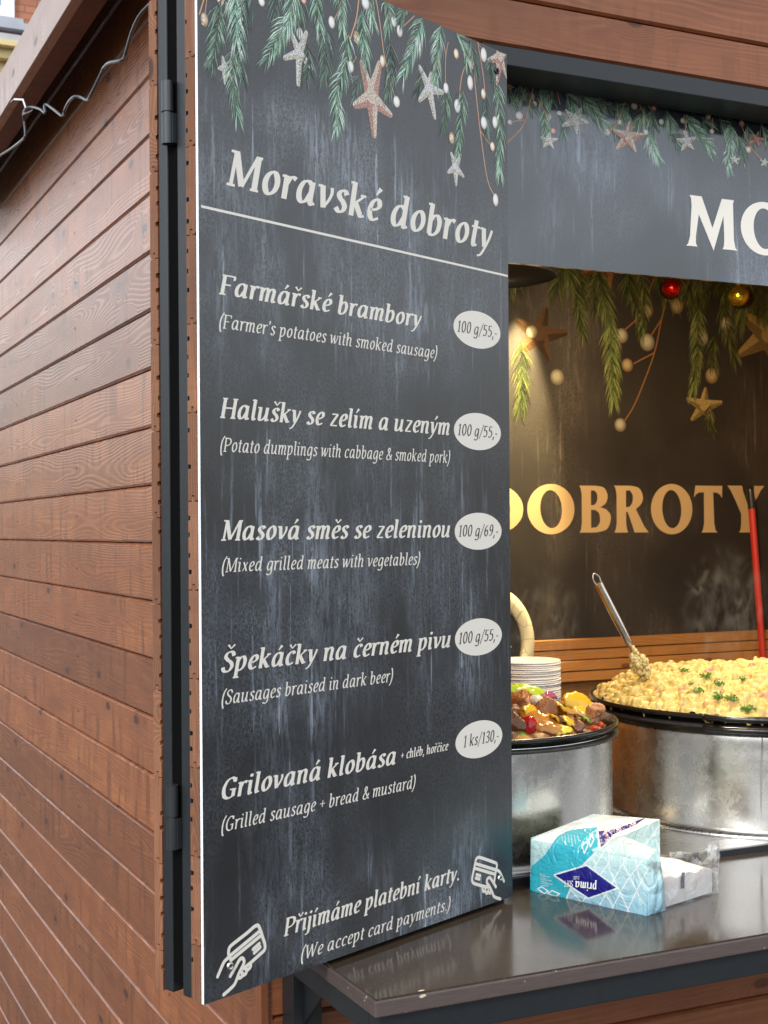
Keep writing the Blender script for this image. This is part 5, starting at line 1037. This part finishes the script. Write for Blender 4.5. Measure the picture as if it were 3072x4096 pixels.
for (x, y), ln, wd, col, lb, bend, rz, tl, rl in (((870, 1580), .085, .042, YEL, 'broad yellow pepper slice, biggest at the back right', .8, .2, 1.0, .2), ((640, 1680), .072, .034, (.74, .42, .025), 'curved amber pepper slice standing in the middle', 1.5, 1.2, .8, .5), ((745, 1810), .050, .030, YEL, 'bright yellow pepper curl near the front', 1.7, .9, .7, .3), ((690, 1890), .048, .026, (.82, .60, .05), 'pale yellow pepper strip lying at the front rim', 1.1, .1, .4, -.1), ((440, 1770), .080, .026, ORG, 'orange pepper strip leaning in front of the large meat chunk', .7, -.7, .8, .3), ((500, 1860), .074, .028, (.50, .22, .05), 'brown orange strip lying at the front rim', .6, -.6, .6, .2), ((260, 1450), .10, .028, LIM, 'lime green pepper strip along the back beside the board', .7, -.25, .7, .1), ((940, 1790), .050, .020, (.36, .52, .08), 'green pepper strip at the right of the pan', 1., 1.2, .8, .4), ((350, 1690), .060, .030, YEL, 'yellow pepper slice between the tan and the brown chunks', 1.2, .5, .9, .2), ((560, 1790), .060, .028, (.80, .44, .03), 'amber pepper slice between the orange strips', 1.2, 1.5, .8, .4), ((900, 1690), .055, .030, (.78, .55, .04), 'yellow slice under the biggest pepper slice', 1.1, .3, .8, .2), ((380, 1480), .05, .02, LIM, 'short lime green strip behind the white onion', 1., .4, .7, .1), ((545, 1510), .055, .016, PUR, 'purple onion sliver at the back of the pan', 1.1, .4, .7, .1), ((790, 1690), .07, .014, (.60, .36, .10), 'thin golden strip beside the broad yellow slice', .5, -.8, .6, .1), ((600, 1600), .05, .014, (.66, .34, .05), 'thin orange strip behind the amber slice', .9, .9, .7, .1)):
    slice_('pepper_slice' if 'onion' not in lb else 'onion_sliver', *f6(x, y), ln * 1.2, wd * 1.25, col, lb, 'pepper' if 'onion' not in lb else 'onion', bend, rz, tl, roll=rl)
# ================================================================== PLATES, RING ORNAMENT, BROOM
pr = on_y(2107, 2700, 1.06); R_ = .100
zt = hit(2246, 2638, (pr.x, pr.y, 0), Vector((FW.x, FW.y, 0))).z
mb = MB(); lathe(mb, [(.0001, .0), (R_ * .72, .0), (R_ * .80, .004), (R_ * .97, .0115), (R_, .012), (R_, .0064), (R_ * .985, .0064), (R_ * .81, .0015), (R_ * .72, -.002), (.0001, -.002)], (0, 0, 0), 48, (.9, .9, .88))
plate0 = mb.build('paper_plate', plain('white_paper_plate', (.88, .87, .83), .5, 0, .01, 60)); plates = [plate0]
N = 30; ph_ = .0058; zs_ = zt - .012
for k in range(N):
    o = plate0 if k == 0 else plate0.copy()
    if k: COL.objects.link(o)
    o.location = (pr.x + random.uniform(-.0012, .0012), pr.y + random.uniform(-.0012, .0012), zs_ - k * ph_); o.rotation_euler = (random.uniform(-.006, .006), random.uniform(-.006, .006), random.uniform(0, 6))
    tag(o, 'white paper plate in the tall stack behind the meat pan', 'plate', 'stack of white paper plates behind the pan')
shz = zs_ - (N - 1) * ph_ - .0022
shelf = empty('side_table', (pr.x + .6, 1.25, 0)); tag(shelf, 'narrow pine side table behind the pans holding the plate stack', 'table')
mb = MB(); mb.box(-1.2, 1.7, -.17, .17, shz - .024, shz - .0005, rnd=.5, axis=0); mb.build('table_top', M_INNER, shelf, .002)
for xx in (-1.15, 1.6):
    for yy in (-.14, .10): mb = MB(); mb.box(xx, xx + .04, yy, yy + .04, .08, shz - .0245, rnd=.3, axis=2); mb.build('leg', M_INNER, shelf)
rc = on_y(1975, 2580, BY - .05); k_ = (rc - CAM).dot(FW) / FPX
ring = empty('round_ornament', rc); tag(ring, 'round dark ornament with cream crackled rim behind the plates, half hidden by the board', 'ornament')
t = NT('cream_crackle'); v = t.node('ShaderNodeTexVoronoi', feature='DISTANCE_TO_EDGE'); t.put(v.inputs['Vector'], t.obj()); v.inputs['Scale'].default_value = 13; t.set(Base_Color=t.mix(t.ramp(v.outputs['Distance'], .005, .03), (.42, .38, .24), (.74, .68, .46)), Roughness=.6)
ro, ri = 188 * k_, 128 * k_; mb = MB(); V = []; n = 64; prof = [(ri, 0), (ri + .004, -.010), ((ro + ri) / 2, -.016), (ro - .004, -.010), (ro, 0), (ro, .012), (ri, .012)]
for k in range(n):
    a = 2 * math.pi * k / n; V += [Vector((q * math.cos(a), y, q * 1.22 * math.sin(a))) for q, y in prof]
m = len(prof); mb.add_mesh(V, [(k * m + i, k * m + (i + 1) % m, ((k + 1) % n) * m + (i + 1) % m, ((k + 1) % n) * m + i) for k in range(n) for i in range(m)]); mb.build('rim', t.m, ring, weld=True)
mb = MB(); mb.face([(ri * 1.02 * math.cos(2 * math.pi * k / 48), .004, ri * 1.02 * 1.22 * math.sin(2 * math.pi * k / 48)) for k in range(48)]); mb.build('dark_centre', plain('dark_disc', (.02, .018, .015), .5), ring)
mb = MB(); mb.add_mesh([Vector((ri * .35, .000, -.25 * ri)), Vector((ri * .62, -.004, -.1 * ri)), Vector((ri * .45, -.004, .35 * ri)), Vector((ri * .30, -.002, .2 * ri))], [(0, 1, 2, 3)]); mb.build('white_motif', t.m, ring)
b0 = on_y(3000, 1948, BY - .06); b1 = on_y(3056, 2690, BY - .10); bd_ = (b1 - b0).normalized(); bl = (b1 - b0).length
broom = empty('broom_handle', b1); tag(broom, 'red broom handle with black grip leaning against the back banner', 'broom')
k_ = (b0 - CAM).dot(FW) / FPX; r_ = 13.5 * k_
be = b0 + bd_ * ((Z0 - 1.86 - b0.z) / bd_.z)
mb = MB(); tube(mb, [b0 + bd_ * .095 - b1, be - b1], r_, 20); mb.build('shaft', plain('red_lacquer', (.55, .035, .02), .3, 0, .05, 40, 0), broom)
mb = MB(); tube(mb, [b0 - b1, b0 + bd_ * .006 - b1, b0 + bd_ * .02 - b1, b0 + bd_ * .096 - b1], [r_ * .6, r_ * .95, r_ * 1.08, r_ * 1.12], 20); mb.build('grip', M_SHADE, broom)
mb = MB(); mb.box(be.x - b1.x - .15, be.x - b1.x + .15, be.y - b1.y - .02, be.y - b1.y + .04, be.z - b1.z - .05, be.z - b1.z + .02); mb.build('brush_head', M_SHADE, broom, .004)

# ================================================================== CABLE AND CLIP UNDER THE EAVE
f8 = lambda x, y: (x * .2712, y * .2712); g1 = lambda x, y: (x * .4973, y * .4973)
XC = -.163
cp = [f8(-60, 2330), f8(150, 2200), f8(330, 2060), f8(372, 1990), f8(365, 1830), f8(345, 1690), f8(385, 1600), f8(480, 1580), f8(590, 1610), f8(668, 1665), f8(655, 1570), f8(690, 1545), f8(800, 1620), f8(925, 1715), f8(945, 1650), f8(1010, 1510), f8(1090, 1430), f8(1190, 1435), f8(1280, 1475), f8(1330, 1420), f8(1480, 1110)]
cp += [g1(835, 545), g1(880, 505), g1(975, 485), g1(1010, 430), g1(1060, 260), g1(1120, 130), g1(1200, 40), g1(1260, -20), g1(1330, -90)]
pts = [on_x(px, py, XC + .006 * math.sin(i * 1.9)) for i, (px, py) in enumerate(cp)]
mb = MB(); tube(mb, catmull(pts, 6), .0036, 10)
cable = mb.build('eave_cable', plain('grey_rubber_cable', (.045, .05, .055), .30, 0, .1, 80, 0)); tag(cable, 'wavy grey cable strung along under the eave', 'cable')
q = [f8(150, 1510), f8(205, 1462), f8(340, 1468), f8(385, 1600), f8(345, 1685), f8(480, 1625)]
qs = [on_x(*p, XC + dx) for p, dx in zip(q, (-.014, -.010, -.006, -.004, -.004, .004))]
mb = MB()
for i in range(len(qs) - 1):
    a, b = qs[i], qs[i + 1]; h = Vector((0, .016, 0)); n = (b - a).cross(h).normalized() * .0008
    mb.face([a - h * .5 + n, b - h * .5 + n, b + h * .5 + n, a + h * .5 + n]); mb.face([a - h * .5 - n, a + h * .5 - n, b + h * .5 - n, b - h * .5 - n])
    for s in (-.5, .5): mb.face([a + h * s - n, b + h * s - n, b + h * s + n, a + h * s + n])
clip = mb.build('cable_clip', plain('galvanised_strap', (.7, .69, .66), .28, 1., .1, 60)); tag(clip, 'bent shiny metal strap holding the cable to the eave board', 'clip')
# ================================================================== NAPKIN PACK ON THE COUNTER
PK0 = Vector((.695, -.255, ZT)); AV = Vector((-.105, .259, 0)).normalized(); BV = Vector((.225, .069, 0)).normalized(); LA, LB = .2795, .2353
pack = empty('napkin_pack', PK0); tag(pack, 'torn open turquoise and pale blue pack of paper napkins on the brown counter', 'napkin pack')
W3 = lambda a, b, h: AV * a + BV * b + UP * h
def on_plane(px, py, p, n): return hit(px, py, p, n)
FN = BV * -1
def on_front(px, py): p = hit(px, py, PK0, BV); d = p - PK0; return (d.dot(AV), d.z)
# corner points of the folded wrapper: (a, b, h)
A1 = (LA, .004, .1085); A2 = (.128, .0015, .1085); A2b = (.128, .055, .128); A3 = (.112, .205, .1405); A4 = (LA - .002, .205, .129); A0 = (0, .002, .1085)
h6 = lambda x, y: (2050 + x * .5425, 3200 + y * .5425)
def inside(x, y, P):
    r = np.zeros(x.shape, bool); n = len(P)
    for i in range(n):
        x0, y0 = P[i]; x1, y1 = P[(i + 1) % n]; c = ((y0 > y) != (y1 > y)) & (x < (x1 - x0) * (y - y0) / (y1 - y0 + 1e-12) + x0); r ^= c
    return r
def dist_poly(x, y, P, closed=False):
    d = np.full(x.shape, 9.); n = len(P)
    for i in range(n if closed else n - 1):
        x0, y0 = P[i]; x1, y1 = P[(i + 1) % n]; t = np.clip(((x - x0) * (x1 - x0) + (y - y0) * (y1 - y0)) / ((x1 - x0) ** 2 + (y1 - y0) ** 2 + 1e-12), 0, 1); d = np.minimum(d, np.hypot(x - x0 - t * (x1 - x0), y - y0 - t * (y1 - y0)))
    return d
def to_px(P):
    """numpy projection, used once to lay the printed design out on the wrapper"""
    d = P - np.array(CAM); D = d @ np.array(FW); xp = FPX * (d @ np.array(RT)) / D; yp = -FPX * d[..., 2] / D
    return CX + xp * math.cos(ROLL) + yp * math.sin(ROLL), CY - xp * math.sin(ROLL) + yp * math.cos(ROLL)
TURQ, MINT, PALE, NAVY, WHT = np.array((.04, .42, .52)), np.array((.52, .70, .66)), np.array((.30, .54, .66)), np.array((.015, .015, .20)), np.array((.72, .78, .78))
turq_f = [h6(120, 700), h6(390, 745), h6(430, 650), h6(500, 500), h6(600, 400), h6(630, 345), h6(622, 200), h6(470, 215), h6(400, 230), h6(330, 270), h6(235, 410), h6(140, 490)]
edge_f = [h6(390, 745), h6(430, 650), h6(500, 500), h6(600, 400), h6(640, 350)]
dia = [h6(315, 555), h6(545, 487), h6(765, 648), h6(560, 720)]
dia2 = [h6(632, 228), h6(750, 215), h6(985, 128), h6(900, 190), h6(760, 245), h6(652, 350)]
lat = []
for pts in ([(600, 500), (700, 340), (720, 200)], [(600, 400), (620, 560), (735, 780)], [(700, 330), (720, 520), (860, 830)], [(640, 780), (730, 620), (840, 420), (900, 340)], [(500, 770), (600, 640)], [(730, 810), (840, 600), (960, 440)], [(800, 280), (820, 480), (960, 760)], [(840, 830), (930, 640), (990, 520)], [(900, 400), (930, 560), (1000, 660)], [(860, 240), (800, 300), (700, 480), (610, 600)], [(1020, 150), (960, 270), (900, 250)], [(1015, 150), (1060, 300), (1095, 400)], [(980, 330), (1090, 180)], [(430, 660), (520, 770)], [(760, 250), (820, 130)], [(660, 200), (700, 120)]):
    lat.append([h6(*p) for p in pts])
seals = [[h6(183, 655), h6(215, 640), h6(262, 672), h6(235, 692)], [h6(260, 690), h6(290, 668), h6(348, 690), h6(318, 712)], [h6(512, 340), h6(545, 305), h6(556, 330), h6(530, 392)], [h6(560, 300), h6(580, 255), h6(600, 290), h6(575, 345)]]
fine = []
for k in range(7): fine.append([h6(200 + k * 2, 545 + k * 14), h6(200 + k * 3 + 35 + (k * 37) % 70, 553 + k * 14)])
for k in range(6): fine.append([h6(360 + k * 24, 245 + k * 4), h6(370 + k * 24, 300 + (k * 31) % 50)])
def paint(P, kind):
    px, py = to_px(P); C = np.zeros(px.shape + (3,)); hgt = P[..., 2] - PK0.z
    f = np.clip(hgt / .11, 0, 1)[..., None]; C[:] = PALE * (1 - f) + MINT * f
    if kind == 'top': C[:] = MINT * .25 + WHT * .8
    put = lambda m, c: C.__setitem__(m, c)
    for L in lat: put(dist_poly(px, py, L) < 2.6, WHT)
    t_ = inside(px, py, turq_f)
    if kind == 'front' or kind == 'top':
        put(t_, TURQ); put(dist_poly(px, py, edge_f) < 3.2, WHT)
        m = t_ & (dist_poly(px, py, fine[0]) < 0)
        for L in fine: m |= t_ & (dist_poly(px, py, L) < 1.7)
        C[m] = TURQ * .5 + WHT * .5
        for sx in seals: put(dist_poly(px, py, sx, True) < 2.4, WHT)
    for D in (dia, dia2): put(inside(px, py, D) | (dist_poly(px, py, D, True) < 6), WHT); put(inside(px, py, D), NAVY)
    return C
t = NT('printed_film_wrapper'); a = t.attr('Col').outputs['Color']; o = t.obj(); n = t.noise(o, 26, 3, .6, 1.2); n2 = t.noise(o, 120, 3)
t.set(Base_Color=a, Roughness=.22); t.b.inputs['Specular IOR Level'].default_value = .55; t.b.inputs['Subsurface Weight'].default_value = .25; t.b.inputs['Subsurface Radius'].default_value = (.02, .02, .02)
t.bump(t.math('ADD', n, t.math('MULTIPLY', n2, .15)), .85, .008); M_WRAP = t.m
def patch(name, quad, nu, nv, kind, bulge=0., mat=None, wr=.0, seed=1):
    q = [np.array(W3(*p)) for p in quad]; U, V = np.meshgrid(np.linspace(0, 1, nu), np.linspace(0, 1, nv), indexing='ij'); U3, V3 = U[..., None], V[..., None]
    P = q[0] * (1 - U3) * (1 - V3) + q[1] * U3 * (1 - V3) + q[2] * U3 * V3 + q[3] * (1 - U3) * V3
    nrm = np.cross(q[1] - q[0], q[3] - q[0]); nrm /= np.linalg.norm(nrm); rs = np.random.default_rng(seed); win = np.sin(math.pi * U) * np.sin(math.pi * V)
    D = bulge * win
    for k in range(14):
        fx, fy = rs.normal(0, 5, 2); D = D + wr * win ** .5 * np.abs(np.sin(fx * U + fy * V + rs.uniform(0, 6))) / (1 + .1 * k) * rs.choice((-1, 1)) / 3
    P = P + nrm * D[..., None]
    if name == 'front_panel': P = P + (V3 ** 10) * np.array(W3(0, .0045, -.0045))
    if name in ('top_panel', 'torn_flap'): P = P + ((1 - V3) ** 9) * np.array(W3(0, .0045, -.0045))
    idx = np.arange(nu * nv).reshape(nu, nv)
    Fq = np.stack([idx[:-1, :-1], idx[1:, :-1], idx[1:, 1:], idx[:-1, 1:]], -1).reshape(-1, 4)
    me = bpy.data.meshes.new(name); me.from_pydata(P.reshape(-1, 3).tolist(), [], Fq.tolist())
    ca = me.color_attributes.new('Col', 'FLOAT_COLOR', 'POINT'); cc = np.ones((nu * nv, 4), np.float32); cc[:, :3] = paint(P + np.array(PK0), kind).reshape(-1, 3); ca.data.foreach_set('color', cc.ravel())
    me.polygons.foreach_set('use_smooth', [True] * len(Fq)); return link_mesh(name, me, mat or M_WRAP, pack), P
patch('front_panel', [(LA, 0, 0), (0, 0, 0), A0, A1], 300, 120, 'front', .005, wr=.002, seed=4)
patch('top_panel', [A1, A2, A3, A4], 180, 200, 'top', .009, wr=.007, seed=5)
patch('end_panel', [(LA, .205, 0), (LA, 0, 0), A1, A4], 40, 30, 'end', .008, wr=.006, seed=6)
patch('back_panel', [(.112, .205, 0), (LA, .205, 0), A4, A3], 30, 20, 'end', .002, seed=7)
patch('corner_wrap', [(-.001, 0, 0), (-.001, .06, 0), (-.001, .045, .098), (0, .002, .1085)], 40, 60, 'end', .004, wr=.010, seed=11)
patch('folded_wall', [(.120, .030, .05), (.112, .205, .05), A3, A2], 80, 50, 'fold', -.004, wr=.003, seed=8)
patch('torn_flap', [A2, A0, (.018, .062, .116), (.112, .075, .128)], 90, 50, 'fold', .003, wr=.005, seed=9)
# upside-down lettering in the blue lozenge
fu = lambda px, py: on_front(px, py)
pa = fu(*h6(668, 622)); pb = fu(*h6(510, 585)); pc = fu(*h6(430, 590)); 
yy0 = lambda u, v, y: (AV * u + BV * (-.0082 - y) + UP * v)
def pack_text(s, x0, x1, yb, cap, bold):
    (u0, v0), (u1, v1) = fu(*h6(x0, yb)), fu(*h6(x1, yb)); return text(s, u1, u0, v0, cap, bold, .2 if bold else .0, parent=pack, name='wrapper_lettering', mat=M_WHITE_EDGE, face=lambda uu, vv, y: yy0(uu, vv, y))
def pack_line(s, xa, ya, xb, yb, cap, bold):
    """upside-down line from the right (xa, ya) to the left (xb, yb)"""
    (u0, v0), (u1, v1) = fu(*h6(xa, ya)), fu(*h6(xb, yb))
    text(s, 0., 1., 0., cap / 1., bold, .06 if bold else .0, parent=pack, name='wrapper_lettering', mat=M_WHITE_EDGE, face=lambda x, z, y: yy0(u0 + (u1 - u0) * x, v0 + (v1 - v0) * x - z, y))
pack_line('prima', 662, 602, 512, 580, .017, True); pack_line('SOFT', 497, 578, 436, 577, .0125, False); pack_line('CLASSIC', 540, 546, 498, 545, .007, False)
# napkins
t = NT('soft_white_tissue'); o = t.obj(); x, y, z = t.sep(o); ln_ = t.noise(t.comb(t.math('MULTIPLY', x, 4.), t.math('MULTIPLY', y, 4.), t.math('MULTIPLY', z, 700.)), 1, 2); n = t.noise(o, 18, 2)
t.set(Base_Color=t.mix(ln_, (.80, .79, .74), (.90, .89, .86)), Roughness=.9); t.b.inputs['Subsurface Weight'].default_value = .2; t.bump(t.math('ADD', ln_, t.math('MULTIPLY', n, 2.)), .3, .002); M_TISSUE = t.m
def block(name, a0, a1, b0, b1, h0, h1, tilt=0.):
    mb = MB(); nb, na = 26, 14; rs = random.Random(3); top = lambda i, j: h1 + .0035 * math.sin(i * .9 + j * .7) + rs.uniform(-.0012, .0012) + tilt * (i / nb)
    T = [[W3(a0 + (a1 - a0) * j / na, b0 + (b1 - b0) * i / nb, top(i, j)) for j in range(na + 1)] for i in range(nb + 1)]
    for i in range(nb):
        for j in range(na): mb.face([T[i][j], T[i + 1][j], T[i + 1][j + 1], T[i][j + 1]], smooth=True)
    for i in range(nb):
        for j, a in ((0, a0), (na, a1)): mb.face([T[i][j], W3(a, b0 + (b1 - b0) * i / nb, h0), W3(a, b0 + (b1 - b0) * (i + 1) / nb, h0), T[i + 1][j]])
    for j in range(na):
        for i, b in ((0, b0), (nb, b1)): mb.face([T[i][j], T[i][j + 1], W3(a0 + (a1 - a0) * (j + 1) / na, b, h0), W3(a0 + (a1 - a0) * j / na, b, h0)])
    return mb.build(name, M_TISSUE, pack, weld=True)
block('napkin_stack', .006, .272, .006, LB - .008, .003, .060, -.006)
block('raised_napkins', .128, .268, .012, .195, .0605, .100)
# clear torn film round the open end
t = NT('clear_crumpled_film'); t.t.nodes.remove(t.b); tr = t.node('ShaderNodeBsdfTransparent'); gl_ = t.node('ShaderNodeBsdfGlossy'); gl_.inputs['Roughness'].default_value = .12; df = t.node('ShaderNodeBsdfDiffuse'); df.inputs[0].default_value = (.8, .82, .82, 1)
o = t.obj(); n = t.noise(o, 26, 2, .5, 1.2); bp = t.node('ShaderNodeBump'); t.put(bp.inputs['Height'], n); bp.inputs['Strength'].default_value = .8; bp.inputs['Distance'].default_value = .006; t.t.links.new(bp.outputs[0], gl_.inputs['Normal'])
lw = t.node('ShaderNodeLayerWeight'); lw.inputs[0].default_value = .25; t.t.links.new(bp.outputs[0], lw.inputs['Normal'])
m1 = t.node('ShaderNodeMixShader'); m2 = t.node('ShaderNodeMixShader'); t.put(m1.inputs[0], t.ramp(n, .46, .72, .05, .50)); t.t.links.new(tr.outputs[0], m1.inputs[1]); t.t.links.new(df.outputs[0], m1.inputs[2])
t.put(m2.inputs[0], t.math('ADD', t.math('MULTIPLY', lw.outputs['Facing'], .45), .14)); t.t.links.new(m1.outputs[0], m2.inputs[1]); t.t.links.new(gl_.outputs[0], m2.inputs[2]); t.t.links.new(m2.outputs[0], t.out.inputs[0]); M_FILM = t.m
def film(name, pts, top, wr, seed):
    """vertical film sheet along a path of (a, b), torn upper edge given by top(s)"""
    rs = np.random.default_rng(seed); mb = MB(); n = 60; mz = 16; path = catmull([Vector((*p, 0)) for p in pts], n // (len(pts) - 1)); n = len(path) - 1; f = rs.normal(0, 9, (6, 2)); ph = rs.uniform(0, 6, 6); G_ = []
    for i, p in enumerate(path):
        s = i / n; row = []
        for j in range(mz + 1):
            z = j / mz; d = sum(abs(math.sin(f[k][0] * s * 2 + f[k][1] * z + ph[k])) for k in range(6)) / 6 * wr * (.25 + z)
            row.append(W3(p.x - d * .6, p.y + d, .002 + top(s) * z))
        G_.append(row)
    for i in range(n):
        for j in range(mz): mb.face([G_[i][j], G_[i + 1][j], G_[i + 1][j + 1], G_[i][j + 1]], smooth=True)
    o = mb.build(name, M_FILM, pack, weld=True); return o
interp = lambda xs, ys: (lambda s: float(np.interp(s, xs, ys)))
film('clear_film', [(.0, .004), (-.004, .08), (-.003, .16), (.0, LB)], interp([0, .1, .2, .35, .55, .7, .8, .9, .96, 1], [.106, .100, .075, .064, .062, .064, .060, .075, .110, .098]), .006, 3)
film('clear_film', [(.0, LB + .002), (.03, LB), (.07, LB - .004), (.11, LB - .012)], interp([0, .12, .3, .5, .75, 1], [.100, .112, .092, .070, .072, .066]), .008, 8)
# little black price bar printed on the film
q0 = [hit(*h6(*p), PK0 + AV * -.0075, AV) - PK0 for p in ((1247, 535), (1270, 533), (1267, 652), (1240, 655))]
mb = MB(); mb.face(q0); mb.build('printed_bar', plain('navy_print', (.02, .02, .10), .4, 0, 0, 10, 0), pack)

# ================================================================== STEAM OVER THE PANS
def steam(px, py, y, sx, sy, sz, dens, label):
    t = NT('drifting_steam'); t.t.nodes.remove(t.b); v = t.node('ShaderNodeVolumePrincipled'); v.inputs['Color'].default_value = (.95, .95, .93, 1)
    o = t.obj(); d = t.math('SUBTRACT', 1., t.node('ShaderNodeVectorMath', operation='LENGTH').outputs['Value']); ln = [n for n in t.t.nodes if n.type == 'VECT_MATH'][-1]; t.put(ln.inputs[0], o)
    x, yy, z = t.sep(o); n = t.noise(t.comb(t.math('MULTIPLY', x, 1.6), t.math('MULTIPLY', yy, 1.6), t.math('MULTIPLY', z, 1.3)), 1.2, 4, .6, 1.8)
    den = t.math('MULTIPLY', t.math('MULTIPLY', t.ramp(n, .50, .70), t.ramp(d, .0, .5)), dens); t.put(v.inputs['Density'], den); t.t.links.new(v.outputs[0], t.out.inputs['Volume'])
    bm = bmesh.new(); bmesh.ops.create_icosphere(bm, subdivisions=3, radius=1.); me = bpy.data.meshes.new('steam'); bm.to_mesh(me); bm.free()
    ob = link_mesh('steam', me, t.m); ob.location = on_y(px, py, y); ob.scale = (sx, sy, sz); tag(ob, label, 'steam', kind='stuff')
steam(2900, 2440, 1.25, .20, .10, .26, 4.5, 'thin steam rising over the dumpling pan beside the red broom handle')
steam(2170, 2500, 1.35, .16, .10, .22, 3.5, 'thin steam rising above the plate stack')
